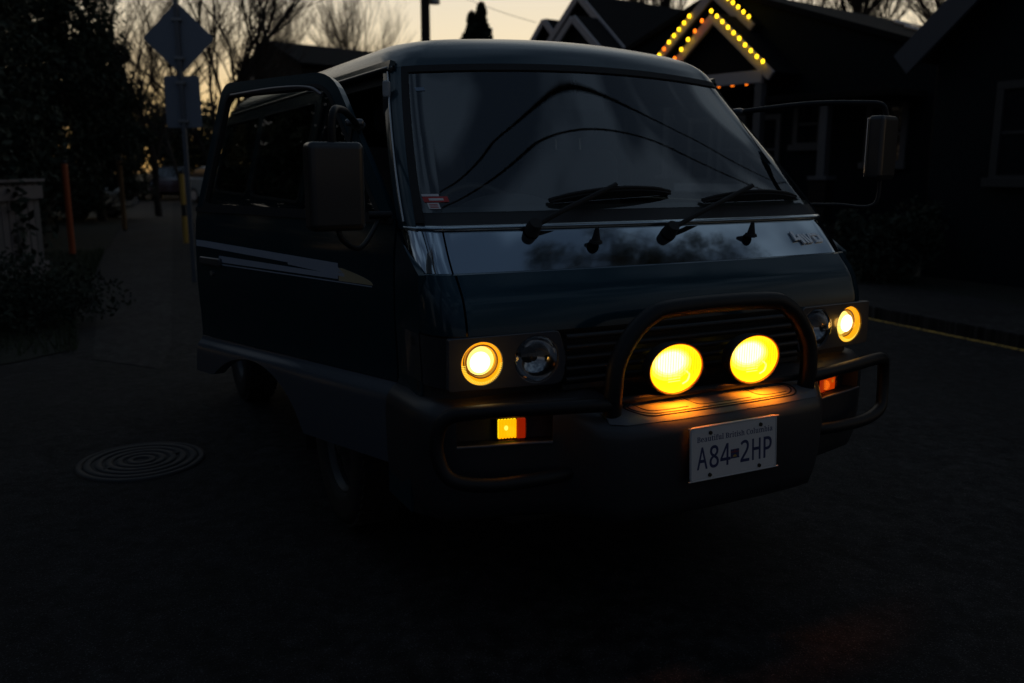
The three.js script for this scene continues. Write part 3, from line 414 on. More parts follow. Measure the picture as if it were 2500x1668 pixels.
// --- bull bar with side loops
{
  const R = part('bull_bar', van), zc = 0.062;
  mesh('hoop', tube([[-0.372, 0.70, zc - 0.01], [-0.374, 0.80, zc], [-0.362, 0.885, zc], [-0.315, 0.962, zc], [-0.255, 1.010, zc], [-0.19, 1.028, zc], [0, 1.033, zc], [0.19, 1.028, zc], [0.255, 1.010, zc], [0.315, 0.962, zc], [0.362, 0.885, zc], [0.374, 0.80, zc], [0.372, 0.70, zc - 0.01]], 0.027, 140, 18), tubePaint, R);
  for (const s of [-1, 1]) {
    mesh('side_loop', tube([[s * 0.374, 0.764, zc], [s * 0.47, 0.770, 0.055], [s * 0.62, 0.773, 0.028], [s * 0.76, 0.773, -0.008], [s * 0.842, 0.757, -0.045], [s * 0.868, 0.705, -0.06], [s * 0.866, 0.635, -0.055], [s * 0.835, 0.580, -0.035], [s * 0.74, 0.558, -0.01], [s * 0.62, 0.556, 0.005], [s * 0.53, 0.556, 0.005], [s * 0.47, 0.556, -0.01], [s * 0.43, 0.556, -0.04]], 0.0205, 140, 16), tubePaint, R);
  }
  mesh('lamp_bar', merge([bar(V(-0.36, 0.762, 0.03), V(0.36, 0.762, 0.03), 0.012, 12)]), tubePaint, R);
}
// --- fog lamps on the bar
for (const s of [-1, 1]) {
  const F = part('fog_lamp', van); F.position.set(s * 0.150, 0.846, 0.050); F.scale.set(1.24, 1, 1); F.rotation.y = s < 0 ? -0.04 : -0.06; F.rotation.x = 0.05;
  const r = 0.0755;
  mesh('fog_lamp_shell', lathe([[0.02, -0.085], [0.05, -0.075], [0.072, -0.04], [0.080, -0.004], [0.0805, 0.008], [0.077, 0.011], [0.0755, 0.006]], 48), blackPlastic, F);
  mesh('fog_lamp_glow_rim', new THREE.TorusGeometry(0.0755, 0.0022, 8, 64).translate(0, 0, 0.006), glow(0.75, 0.075, 0.0), F);  // emissive ring draws the orange fringe of light at the lens edge
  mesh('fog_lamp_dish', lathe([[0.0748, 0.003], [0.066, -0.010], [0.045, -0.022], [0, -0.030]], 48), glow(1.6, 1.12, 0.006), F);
  const tier = (n, rad, dx, dy, z, m, sx = 1, sy = 1) => mesh(n, lathe([[rad, -0.003], [rad * 0.7, 0.0005], [rad * 0.35, 0.002], [0, 0.0026]], 40).scale(sx, sy, 1).translate(dx, dy, z), m, F);  // nested emissive tiers, yellow to white, imitate the soft hot spot
  tier('fog_lamp_glow_tier', 0.060, -0.004, 0.008, -0.012, glow(1.5, 1.15, 0.12), 1, 0.84);
  tier('fog_lamp_glow_tier', 0.053, -0.006, 0.012, -0.009, glow(1.7, 1.4, 0.45), 1, 0.80);
  tier('fog_lamp_glow_tier', 0.046, -0.008, 0.015, -0.006, glow(2.0, 1.8, 1.0), 1, 0.80);
  tier('fog_lamp_hot_core', 0.039, -0.010, 0.017, -0.003, glow(2.6, 2.4, 1.8), 1, 0.82);
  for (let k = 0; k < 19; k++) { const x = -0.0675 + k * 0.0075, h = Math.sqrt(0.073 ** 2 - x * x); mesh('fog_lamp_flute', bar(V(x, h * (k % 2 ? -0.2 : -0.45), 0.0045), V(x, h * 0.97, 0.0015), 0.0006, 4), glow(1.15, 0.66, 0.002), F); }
  for (let k = 0; k < 3; k++) mesh('fog_lamp_glow_streak', bar(V(-0.016, -0.026 - k * 0.008, -0.002), V(0.018, -0.025 - k * 0.008, -0.002), 0.0011, 6), glow(1.6, 1.35, 0.5), F);  // emissive bars imitate bright streaks of light seen in the lens
  mesh('fog_lamp_glow_streak', tube([[0.033, -0.012, -0.002], [0.043, -0.024, -0.002], [0.040, -0.042, -0.002], [0.026, -0.052, -0.002]], 0.0022, 20, 6), glow(1.7, 1.5, 0.6), F);
  mesh('fog_lamp_lens', sheet((u, v) => { const a = u * Math.PI * 2, q = v * r, x = q * Math.cos(a), y = q * Math.sin(a); return V(x, y, 0.006 + 0.016 * Math.sqrt(Math.max(0, 1 - (q / r) ** 2)) + 0.0006 * Math.sin(x * 1400)); }, 160, 40, 0, V(0, 0, -1)), yellowGlass, F);
  mesh('fog_lamp_stalk', box(-0.012, 0.012, -0.09, -0.05, -0.05, -0.02, 0.004), tubePaint, F);
  const sp = new THREE.SpotLight(lin(1, 0.22, 0.005), 1.9, 0, 0.82, 1, 2); sp.name = 'fog_beam'; sp.castShadow = true; sp.position.set(s * 0.150, 0.846, 0.092); sp.target.position.set(s * 0.160, 0.60, 0.010); sp.shadow.radius = 2; van.add(sp, sp.target);
}
// --- licence plate
{
  const Pl = part('licence_plate', van); Pl.position.set(-0.012, 0.612, 0.166); Pl.rotation.x = -0.06; Pl.rotation.z = 0.0;
  const tex = canvasTexture(1024, 512, (c, w, h) => {
    c.fillStyle = '#c9c6c4'; c.fillRect(0, 0, w, h);
    c.fillStyle = '#1e2c58'; c.textAlign = 'center'; c.textBaseline = 'alphabetic';
    c.font = 'bold 74px serif'; c.save(); c.translate(w / 2 + 10, 138); c.scale(0.93, 1); c.fillText('Beautiful British Columbia', 0, 0); c.restore();
    const big = (t, x, sx) => { c.save(); c.translate(x, 408); c.scale(sx, 1); c.font = '300px sans-serif'; c.lineWidth = 7; c.strokeStyle = '#1e2c58'; c.fillText(t, 0, 0); c.strokeText(t, 0, 0); c.restore(); };
    [['A', 120, 0.66], ['8', 262, 0.80], ['4', 398, 0.76], ['2', 640, 0.80], ['H', 782, 0.68], ['P', 920, 0.78]].forEach((a) => big(...a));
    // small provincial flag as separator
    c.fillStyle = '#27305a'; c.fillRect(462, 262, 104, 92); c.fillStyle = '#6d2a38'; c.fillRect(462, 284, 104, 12); c.fillRect(507, 262, 14, 40); c.fillStyle = '#a98a3a'; c.beginPath(); c.arc(514, 342, 24, Math.PI, 0); c.fill(); c.fillStyle = '#1e2c58'; c.fillRect(440, 344, 130, 12);
  });
  const sh = new THREE.Shape(roundedLoop([[-0.163, -0.0815], [-0.163, 0.0815], [0.163, 0.0815], [0.163, -0.0815]], 0.012, 5).map((p) => new THREE.Vector2(...p)));
  mesh('plate', new THREE.ExtrudeGeometry(sh, { depth: 0.002, bevelEnabled: true, bevelSize: 0.001, bevelThickness: 0.001, bevelSegments: 1 }), M(lin(0.56, 0.55, 0.54), 0.5), Pl);
  const f = new THREE.ShapeGeometry(new THREE.Shape(roundedLoop([[-0.158, -0.0765], [-0.158, 0.0765], [0.158, 0.0765], [0.158, -0.0765]], 0.010, 5).map((p) => new THREE.Vector2(...p)))); { const p = f.attributes.position, u = f.attributes.uv; for (let i = 0; i < p.count; i++) u.setXY(i, (p.getX(i) + 0.158) / 0.316, (p.getY(i) + 0.0765) / 0.153); }
  mesh('plate_face', f.translate(0, 0, 0.0042), M(lin(1, 1, 1), 0.5, 0, { map: tex }), Pl);
  mesh('plate_rim', tube(roundedLoop([[-0.1605, -0.079], [-0.1605, 0.079], [0.1605, 0.079], [0.1605, -0.079]], 0.012, 5).map((p) => V(p[0], p[1], 0.0038)), 0.0022, 160, 6, true), M(lin(0.56, 0.55, 0.54), 0.45), Pl);
  for (const [x, y] of [[-0.092, 0.060], [0.098, 0.060], [-0.094, -0.066], [0.094, -0.066]]) mesh('bolt', new THREE.CylinderGeometry(0.006, 0.0065, 0.005, 6).rotateX(Math.PI / 2).translate(x, y, 0.006), M(lin(0.03, 0.028, 0.02), 0.5, 0.5), Pl);
  mesh('bracket', box(-0.15, 0.15, -0.06, 0.06, -0.03, -0.003, 0.004), blackPlastic, Pl);
}

// ---------------------------------------------------------------- street: kerb, path, verge, manhole
{
  // street direction: about 5 degrees to the right of -z
  const L = (z) => -0.3 - (z + 9.8) * 0.106, Rk = (z) => 5.10 - (z + 3.8) * 0.075;
  const bx = (poly, y0, y1) => { const s = new THREE.Shape(poly.map((p) => new THREE.Vector2(p[0], -p[1]))); const g = new THREE.ExtrudeGeometry(s, { depth: y1 - y0, bevelEnabled: true, bevelSize: 0.012, bevelThickness: 0.012, bevelSegments: 2 }).rotateX(-Math.PI / 2).translate(0, y0, 0); return g; };
  const scaleUV = (g, k) => { const p = g.attributes.position, u = g.attributes.uv; for (let i = 0; i < p.count; i++) u.setXY(i, p.getX(i) / k, p.getZ(i) / k); return g; };
  const wornPaint = dataTexture(512, (u, v) => { const a = tileNoise(u, v, 40, 3), c = tileNoise(u + 0.3, v, 7, 3), k = clamp((a * 0.6 + c * 0.4 - 0.40) * 9, 0.1, 1); return [0.82 * k, 0.82 * k, 0.82 * k]; }, true);
  const yellowKerb = M(lin(1, 0.58, 0.09), 0.8, 0, { map: wornPaint, bumpMap: asphaltBump, bumpScale: 0.003 });
  structure('kerb', scaleUV(bx([[Rk(8) + 0.12, 8], [Rk(8) + 0.26, 8], [Rk(-9) + 0.26, -9], [Rk(-9) + 0.12, -9]], 0, 0.10), 2.7), concrete);
  structure('painted_line', flat([[Rk(8), 8], [Rk(8) + 0.075, 8], [Rk(-20) + 0.075, -20], [Rk(-20), -20]], 0.004, 0.6), yellowKerb);
  structure('kerb', scaleUV(bx([[Rk(-9.03) + 0.12, -9.03], [Rk(-9.03) + 0.26, -9.03], [Rk(-70) + 0.26, -70], [Rk(-70) + 0.12, -70]], 0, 0.10), 2.7), concrete);
  structure('pavement', flat([[Rk(8) + 0.26, 8], [Rk(8) + 1.6, 8], [Rk(-70) + 1.6, -70], [Rk(-70) + 0.26, -70]], 0.104), concrete);
  const soil = M(lin(0.014, 0.016, 0.008), 0.95, 0, { bumpMap: asphaltBump, bumpScale: 0.03 });
  structure('lawn', flat([[Rk(8) + 1.6, 8], [60, 8], [60, -70], [Rk(-70) + 1.6, -70]], 0.100), soil);
  structure('footpath', flat([[-1.62, -5.2], [-1.2, -4.6], [L(-5.2) - 0.25, -5.4], [L(-40) - 0.2, -40], [L(-40) - 1.7, -40], [-1.25, -13.2]], 0.004), concrete);
  structure('verge', flat([[-1.72, -5.7], [-1.64, -8], [-1.28, -13.2], [L(-40) - 1.72, -40], [-40, -40], [-40, 6], [-4.2, 6], [-3.9, -2], [-2.9, -4.9], [-2.1, -5.35]], 0.008), soil);
  // grass blades on the verge
  const gb = []; for (let i = 0; i < 9000; i++) { const z = rr(-15, -5.5), edge = z > -8 ? -1.72 : lerp(-1.64, -1.2, (-8 - z) / 6), x = edge - Math.pow(rnd(), 1.6) * 2.6, h = rr(0.04, 0.13), a = rnd() * 6.28, w = 0.004; const b = [x + Math.cos(a) * w, 0.012, z + Math.sin(a) * w, x - Math.cos(a) * w, 0.012, z - Math.sin(a) * w, x + rr(-0.05, 0.05), h, z + rr(-0.05, 0.05)]; gb.push(...b); }
  const gg = new THREE.BufferGeometry(); gg.setAttribute('position', new THREE.BufferAttribute(new Float32Array(gb), 3)); gg.computeVertexNormals();
  const grass = mesh('grass', gg, M(lin(0.035, 0.05, 0.018), 0.9), scene); grass.userData = { kind: 'stuff', label: 'short rough grass on the verge beside the footpath', category: 'grass' };
  // manhole cover beside the van
  const mh = thing('manhole_cover', 'round iron manhole cover with concentric ridges set in the asphalt', 'manhole cover', [-1.49, 0, -2.45], 0.3);
  const iron = M(lin(0.024, 0.024, 0.026), 0.7, 0.2, { bumpMap: grain, bumpScale: 0.002 });
  mesh('frame_ring', lathe([[0.268, -0.01], [0.268, 0.010], [0.285, 0.012], [0.300, 0.008], [0.302, -0.01]], 64).rotateX(-Math.PI / 2), iron, mh);
  mesh('cover_plate', new THREE.CylinderGeometry(0.264, 0.264, 0.01, 64).translate(0, 0.002, 0), M(lin(0.015, 0.015, 0.016), 0.8, 0.2), mh);
  for (const r of [0.245, 0.195, 0.148, 0.100, 0.052]) mesh('ridge', lathe([[r - 0.017, 0], [r - 0.014, 0.014], [r + 0.014, 0.014], [r + 0.017, 0]], 56).rotateX(-Math.PI / 2), iron, mh);
  for (let k = 0; k < 2; k++) mesh('lift_notch', box(-0.02, 0.02, 0.006, 0.016, -0.012, 0.012, 0.003).translate(k ? 0.17 : -0.17, 0, 0.02), M(lin(0.02, 0.02, 0.02), 0.8), mh);
}

// ---------------------------------------------------------------- sign seen from behind, marker posts, fence
{
  const back = M(lin(0.24, 0.27, 0.32), 0.55, 0.4, { bumpMap: grain, bumpScale: 0.0005 }), galv = M(lin(0.16, 0.17, 0.19), 0.5, 0.5);
  const s = thing('street_sign', 'back of a diamond road sign with a tab plate below on one post', 'sign', [-0.29, 0, -9.78], -0.42);
  const plate = (pts, r, y) => new THREE.ExtrudeGeometry(new THREE.Shape(roundedLoop(pts, r, 5).map((p) => new THREE.Vector2(...p))), { depth: 0.003, bevelEnabled: true, bevelSize: 0.001, bevelThickness: 0.001, bevelSegments: 1 }).translate(0, y, -0.035);
  const d = 0.43; mesh('diamond_plate', plate([[-d, 0], [0, d], [d, 0], [0, -d]], 0.05, 2.985), back, s);
  mesh('tab_plate', plate([[-0.215, -0.31], [-0.215, 0.31], [0.215, 0.31], [0.215, -0.31]], 0.04, 2.235), back, s);
  mesh('post', box(-0.026, 0.026, -0.1, 3.46, -0.026, 0.026, 0.006), galv, s);
  for (const y of [3.2, 2.75, 2.46, 2.0]) mesh('clamp', box(-0.06, 0.06, y - 0.018, y + 0.018, -0.033, 0.032, 0.004), steel, s);
  const post = (x, z, h, r, mats, label, tilt = 0) => { const g = thing('marker_post', label, 'post', [x, 0, z], 0.2, undefined); g.rotation.z = tilt; mesh('stem', new THREE.CylinderGeometry(r, r, h, 16).translate(0, h / 2, 0), mats[0], g); mesh('cap', new THREE.SphereGeometry(r, 14, 8, 0, 6.3, 0, Math.PI / 2).translate(0, h, 0), mats[0], g); for (const [a, b, m] of mats.slice(1)) mesh('sleeve', new THREE.CylinderGeometry(r + 0.004, r + 0.004, b - a, 16).translate(0, (a + b) / 2, 0), m, g); return g; };
  const orange = M(lin(0.42, 0.085, 0.022), 0.7), yellow = M(lin(0.62, 0.36, 0.07), 0.55), dull = M(lin(0.16, 0.085, 0.03), 0.8), dark = M(lin(0.02, 0.02, 0.02), 0.7);
  post(-1.635, -14.03, 1.52, 0.045, [dark, [0.06, 1.50, orange]], 'tall faded orange marker post beside the hedge');
  post(-0.463, -20.3, 1.66, 0.05, [dark, [0.05, 1.60, dull]], 'thin brownish marker post far along the footpath');
  post(0.383, -16.2, 1.36, 0.045, [dark, [0.0, 0.52, yellow], [0.74, 1.32, yellow]], 'yellow marker post with a dark band just behind the sign');
  // board fence with a thick rail and a cap
  const f = thing('board_fence', 'pale wooden board fence with flat cap rail beside the verge', 'fence', [-2.0, 0, -10.55], Math.PI - Math.atan2(0.38, 0.95));
  const wood = M(lin(0.15, 0.13, 0.13), 0.85, 0, { bumpMap: grain, bumpScale: 0.002 }), wood2 = M(lin(0.12, 0.11, 0.11), 0.9, 0, { bumpMap: grain, bumpScale: 0.002 }); // local -z runs towards the camera
  mesh('cap_rail', box(-0.09, 0.09, 1.265, 1.30, -5.2, 0.08, 0.006), wood, f); mesh('top_rail', box(-0.075, -0.035, 1.06, 1.22, -5.2, 0.02, 0.006), wood, f); mesh('bottom_rail', box(-0.075, -0.035, 0.16, 0.28, -5.2, 0.02, 0.006), wood, f);
  for (let k = 0; k < 30; k++) mesh('board', box(-0.012, 0.012, 0.06, 1.25, -0.075, 0.075, 0.004).translate(rr(-0.022, -0.016), 0, -0.09 - k * 0.17), k % 3 ? wood : wood2, f);
  for (let k = 0; k < 4; k++) mesh('post', box(0.0, 0.09, -0.1, 1.262, -0.05, 0.05, 0.006).translate(0, 0, -k * 1.7), wood2, f);
}

// ---------------------------------------------------------------- trees and shrubs
const barkMat = M(lin(0.035, 0.028, 0.022), 0.95), twigMat = M(lin(0.05, 0.036, 0.026), 0.95), leafDark = M(lin(0.016, 0.026, 0.013), 0.85, 0, { side: THREE.DoubleSide }), needleMat = M(lin(0.012, 0.022, 0.014), 0.9, 0, { side: THREE.DoubleSide });
function rod(P, a, b, ra, rb, n) { // a tapered prism appended to P
  const d = b.clone().sub(a).normalize(), u = (Math.abs(d.y) < 0.9 ? V(0, 1, 0) : V(1, 0, 0)).cross(d).normalize(), w = d.clone().cross(u);
  const ringAt = (c, r) => Array.from({ length: n }, (_, i) => { const t = i / n * Math.PI * 2; return c.clone().addScaledVector(u, Math.cos(t) * r).addScaledVector(w, Math.sin(t) * r); });
  const A = ringAt(a, ra), B = ringAt(b, rb);
  for (let i = 0; i < n; i++) { const j = (i + 1) % n; for (const p of [A[i], A[j], B[j], A[i], B[j], B[i]]) P.push(p.x, p.y, p.z); }
}
const fromTriangles = (P) => { const g = new THREE.BufferGeometry(); g.setAttribute('position', new THREE.BufferAttribute(new Float32Array(P), 3)); g.computeVertexNormals(); return g; };
function bareTree(label, pos, h, spread, trunkR, depth, up = 0.35, dens = 0.75) {
  const t = thing('bare_tree', label, 'tree', pos, 0), T = [], B = [], W = [];
  const grow = (a, dir, len, r, lvl) => {
    let p = a.clone(), d = dir.clone(); const steps = lvl === 0 ? 4 : 3;
    for (let k = 0; k < steps; k++) { const q = p.clone().addScaledVector(d, len / steps), r2 = r * (1 - 0.18 * (k + 1) / steps * 2); rod(lvl === 0 ? T : lvl < depth - 1 ? B : W, p, q, r * (1 - 0.18 * k / steps * 2), r2, lvl === 0 ? 10 : lvl < 3 ? 5 : 3); p = q; d.add(V(rr(-1, 1), rr(-0.6, 1) * up, rr(-1, 1)).multiplyScalar(0.22)).normalize();
      if (lvl < depth && (lvl > 0 || k > 0)) { const nb = lvl === 0 ? 2 : lvl < 2 ? 1 + (rnd() < 0.4) : rnd() < dens ? 1 : 0; for (let m = 0; m < nb; m++) { const az = rnd() * 6.28, out = rr(0.5, 1.0) * spread; const nd = d.clone().add(V(Math.cos(az) * out, rr(-0.1, 0.5) * up + 0.1, Math.sin(az) * out)).normalize(); grow(p, nd, len * rr(0.50, 0.74), r2 * rr(0.45, 0.62), lvl + 1); } } }
    if (lvl < depth) for (let m = 0; m < 2; m++) { const az = rnd() * 6.28; grow(p, d.clone().add(V(Math.cos(az), up, Math.sin(az)).multiplyScalar(0.45 * spread)).normalize(), len * rr(0.55, 0.75), r * 0.6, lvl + 1); }
  };
  grow(V(0, 0, 0), V(rr(-0.06, 0.06), 1, rr(-0.06, 0.06)).normalize(), h * 0.42, trunkR, 0);
  mesh('trunk', fromTriangles(T), barkMat, t); mesh('branches', fromTriangles(B), barkMat, t); mesh('crown', fromTriangles(W), twigMat, t); return t;
}
function leafCloud(n, point, size, droop = 0.5) { // many small leaf faces
  const P = []; for (let i = 0; i < n; i++) { const c = point(); if (!c) continue; const s = size * rr(0.5, 1.3), a = V(rr(-1, 1), rr(-1, 1) - droop * 0.3, rr(-1, 1)).normalize(), b = a.clone().cross(V(rr(-1, 1), rr(-1, 1), rr(-1, 1))).normalize(); const q = (x, y) => c.clone().addScaledVector(a, x * s).addScaledVector(b, y * s); const A = q(-1, 0), B = q(0, 0.42), C = q(1, 0), D = q(0, -0.42); for (const p of [A, B, C, A, C, D]) P.push(p.x, p.y, p.z); } return fromTriangles(P);
}
function evergreen(label, pos, h, r, low, n, size, clumps = 70, group) { // broad evergreen built of leaf clumps round limbs
  const t = thing('evergreen_tree', label, 'tree', pos, rnd() * 6, group), T = [], C = [];
  let p = V(0, 0, 0); for (let k = 0; k < 8; k++) { const q = V(rr(-0.1, 0.1) * k * 0.4, h * 0.92 * (k + 1) / 8, rr(-0.1, 0.1) * k * 0.4); rod(T, p, q, 0.16 * r / 1.6 * (1 - k / 9), 0.16 * r / 1.6 * (1 - (k + 1) / 9), 9); p = q; }
  for (let k = 0; k < clumps; k++) { const f = Math.pow(rnd(), 0.8), y = lerp(low, h, f), R = r * (0.35 + 0.65 * Math.sqrt(Math.max(0, 1 - ((f - 0.3) / 0.72) ** 2))), a = rnd() * 6.28, q = R * Math.sqrt(rr(0.08, 1)); const c = V(Math.cos(a) * q, y, Math.sin(a) * q); C.push([c, rr(0.22, 0.48) * r * 0.62]); rod(T, V(0, Math.max(0.3, y - q * 0.6), 0), c, 0.025, 0.008, 5); }
  mesh('trunk', fromTriangles(T), barkMat, t);
  mesh('crown', leafCloud(n, () => { const [c, R] = C[Math.floor(rnd() * C.length)], d = V(rr(-1, 1), rr(-1, 1), rr(-1, 1)); if (d.length() > 1) return null; return c.clone().addScaledVector(d, R); }, size), leafDark, t); return t;
}
function conifer(label, pos, h, r, n, tops = 1) {
  const t = thing('conifer_tree', label, 'tree', pos), T = []; for (let k = 0; k < tops; k++) rod(T, V(0, 0, 0), V((k - (tops - 1) / 2) * 0.42, h * (k ? 1 : 0.95), 0), 0.2, 0.03, 8); mesh('trunk', fromTriangles(T), barkMat, t);
  mesh('crown', leafCloud(n, () => { const k = Math.floor(rnd() * tops), f = tops > 1 ? Math.sqrt(rnd()) : Math.pow(rnd(), 1.5), a = rnd() * 6.28, whorl = 0.72 + 0.28 * Math.sin(f * 38 + a * 2), R = r * (tops > 1 ? 0.8 : 1) * Math.pow(1 - f, tops > 1 ? 0.62 : 0.75) * whorl * Math.sqrt(rnd()) + 0.04; return V((k - (tops - 1) / 2) * 0.42 * (0.3 + f) + Math.cos(a) * R, h * (k ? 1 : 0.95) * (0.06 + 0.94 * f) - R * 0.25, Math.sin(a) * R); }, 0.13, 1), needleMat, t); return t;
}
function shrub(label, pos, rx, ry, rz, n, size, category = 'shrub', name = 'shrub') {
  const t = thing(name, label, category, pos, rnd() * 3); const C = []; for (let k = 0; k < 26; k++) { const a = rnd() * 6.28, q = Math.sqrt(rnd()); C.push([V(Math.cos(a) * q * rx * 0.8, rr(0.15, 0.85) * ry, Math.sin(a) * q * rz * 0.8), rr(0.25, 0.45)]); }
  const S = []; for (const [c] of C) rod(S, V(c.x * 0.2, 0, c.z * 0.2), c, 0.02, 0.006, 5); mesh('stems', fromTriangles(S), barkMat, t);
  mesh('foliage', leafCloud(n, () => { const [c, R] = C[Math.floor(rnd() * C.length)], d = V(rr(-1, 1), rr(-1, 1), rr(-1, 1)); if (d.length() > 1) return null; const p = c.clone().add(V(d.x * R * rx, d.y * R * ry, d.z * R * rz)); return p.y < 0.02 ? null : p; }, size), leafDark, t); return t;
}
evergreen('tall dense evergreen overhanging the board fence', [-4.1, 0, -15.0], 5.4, 2.3, 0.4, 110000, 0.062, 210);
evergreen('broad dark evergreen behind the orange marker post', [-2.3, 0, -19.0], 5.9, 2.0, 0.6, 80000, 0.068, 170);
evergreen('tall evergreen growing on the verge behind the fence', [-5.9, 0, -9.6], 4.6, 2.2, 0.6, 22000, 0.13, 110);
evergreen('wide old evergreen at the back of the verge', [-6.2, 0, -18.5], 5.6, 2.5, 0.6, 22000, 0.15, 120);
evergreen('evergreen on the verge beside the van', [-6.6, 0, -5.0], 4.6, 2.1, 0.6, 16000, 0.13, 100);
evergreen('smaller evergreen between the thin marker post and the sign', [-0.75, 0, -25], 5.0, 1.35, 0.5, 36000, 0.075, 110);
shrub('low spreading dark shrub at the edge of the verge in front of the fence', [-2.75, 0, -7.0], 0.85, 0.62, 1.4, 26000, 0.028);
for (let k = 0; k < 4; k++) shrub(['tall hedge added to block sky glow behind the near end of the board fence', 'tall hedge added to block sky glow behind the middle of the board fence', 'tall hedge added to block sky glow behind the far end of the board fence', 'tall hedge added to block sky glow between the fence and the orange marker post'][k], [k > 2 ? -2.85 : -4.3 + k * 0.55, 0, -6.6 - k * 1.9], 0.75, 3.3, 1.2, 22000, 0.075, 'hedge', 'hedge');  // row added to keep reflected sky glow out of the van side windows
for (let k = 0; k < 3; k++) shrub(['unseen laurel hedge added to block sky glow level with the van', 'unseen laurel hedge added to block sky glow beside the photographer', 'unseen laurel hedge added to block sky glow behind the photographer'][k], [-6.4 + k * 0.2, 0, -2.2 + k * 2.6], 0.9, 2.7, 1.7, 9000, 0.11, 'hedge', 'hedge');  // out of view, added to keep reflected sky glow off the open door
shrub('dense dark hedge at the foot of the orange marker post', [-3.1, 0, -12.6], 0.6, 1.3, 1.6, 12000, 0.05, 'hedge', 'hedge');
for (const [x, z, h, w, l] of [[0.9, -44, 4.6, 3.2, 'dense hedge closing the far end of the footpath'], [4.8, -50, 4.9, 4.2, 'wide hedge standing behind the parked cars']]) shrub(l, [x, 0, z], w, h, 2.0, 16000, 0.16, 'hedge', 'hedge');
shrub('dense hedge behind the orange marker post', [-3.0, 0, -24.5], 2.0, 3.4, 1.6, 22000, 0.10, 'hedge', 'hedge');
bareTree('spreading bare tree whose twigs fan out behind the road sign', [1.45, 0, -20.5], 6.9, 0.95, 0.13, 5, 0.35);
bareTree('small bare tree left of the dark gabled house', [0.9, 0, -27], 7.2, 0.8, 0.11, 5, 0.4, 0.6);
bareTree('slender bare tree rising above the ridge of the dark gabled house', [8.4, 0, -46], 10.2, 0.6, 0.10, 5, 0.8);
bareTree('small leaning bare tree behind the dark gabled house', [3.2, 0, -41], 8.4, 0.8, 0.09, 5, 0.5);
bareTree('many-stemmed bare tree above the right end of the dark gabled roof', [12.0, 0, -47], 10.3, 0.8, 0.12, 5, 0.7);
bareTree('round-headed bare tree nearest the utility pole', [14.0, 0, -46], 9.6, 0.85, 0.12, 5, 0.6);
conifer('small twin-topped conifer above the roof of the van', [18.0, 0, -41], 9.7, 2.3, 24000, 2);
bareTree('tall bare tree reaching over the long roof ridge', [20.5, 0, -18.5], 9.2, 0.75, 0.18, 5, 0.8);
bareTree('fine-twigged bare tree behind the long roof ridge', [24.5, 0, -18.0], 9.6, 0.8, 0.18, 5, 0.8);
bareTree('thin bare tree behind the lit gable', [16.0, 0, -20.5], 8.6, 0.6, 0.14, 5, 0.8);
conifer('dark conifer beside the nearest house roof', [22.5, 0, -14.6], 9.5, 1.5, 9000);

// ---------------------------------------------------------------- houses
const wallDark = M(lin(0.014, 0.014, 0.016), 0.9, 0, { specularIntensity: 0.25, bumpMap: grain, bumpScale: 0.004 }), wallTeal = M(lin(0.010, 0.014, 0.017), 0.9, 0, { specularIntensity: 0.25, bumpMap: grain, bumpScale: 0.004 }), wallBrown = M(lin(0.022, 0.018, 0.016), 0.9, 0, { specularIntensity: 0.25, bumpMap: grain, bumpScale: 0.004 });
const roofMat = M(lin(0.012, 0.012, 0.013), 0.95, 0, { specularIntensity: 0.2, bumpMap: asphaltBump, bumpScale: 0.01 }), trimWhite = M(lin(0.46, 0.43, 0.44), 0.7), trimGrey = M(lin(0.11, 0.107, 0.11), 0.7), winPane = M(lin(0.012, 0.014, 0.018), 0.04, 0, { clearcoat: 1 }), brownRoof = M(lin(0.09, 0.045, 0.03), 0.9);
// a gabled block: local +x runs back from the street front, the gable faces -x
function gableParts(h, z0, z1, x0, x1, eave, ridge, o = {}) {
  const zc = o.zc ?? (z0 + z1) / 2, over = o.over ?? 0.35, slope = (ridge - eave) / (zc - z0), eaveR = ridge - slope * (z1 - zc), pre = o.prefix ?? '';
  const sh = new THREE.Shape([[z0, o.base ?? 0], [z0, eave], [zc, ridge], [z1, eaveR], [z1, o.base ?? 0]].map(([z, y]) => new THREE.Vector2(-z, y)));
  mesh(pre + 'wall', new THREE.ExtrudeGeometry(sh, { depth: x1 - x0, bevelEnabled: false }).rotateY(Math.PI / 2).translate(x0, 0, 0), o.wall ?? wallDark, h);
  for (const s of [-1, 1]) {
    const e = V(0, (s < 0 ? eave : eaveR) - slope * over, s < 0 ? z0 - over : z1 + over), r = V(0, ridge, zc), d = r.clone().sub(e), len = d.length(), a = Math.atan2(d.y, -s * d.z);
    const g = box(x0 - over, x1 + over, 0.01, 0.11, -len / 2, len / 2, 0.01).rotateX(s * a).translate(0, (e.y + r.y) / 2, (e.z + r.z) / 2); mesh(pre + 'roof', g, o.roof ?? roofMat, h);
    if (o.trim !== false) mesh('bargeboard', box(-0.03, 0.03, -(o.trimH ?? 0.17), 0.10, -len / 2, len / 2, 0.004).rotateX(s * a).translate(x0 - over - 0.034 - (s > 0 ? 0.003 : 0), (e.y + r.y) / 2, (e.z + r.z) / 2), o.trimMat ?? trimWhite, h);
  }
}
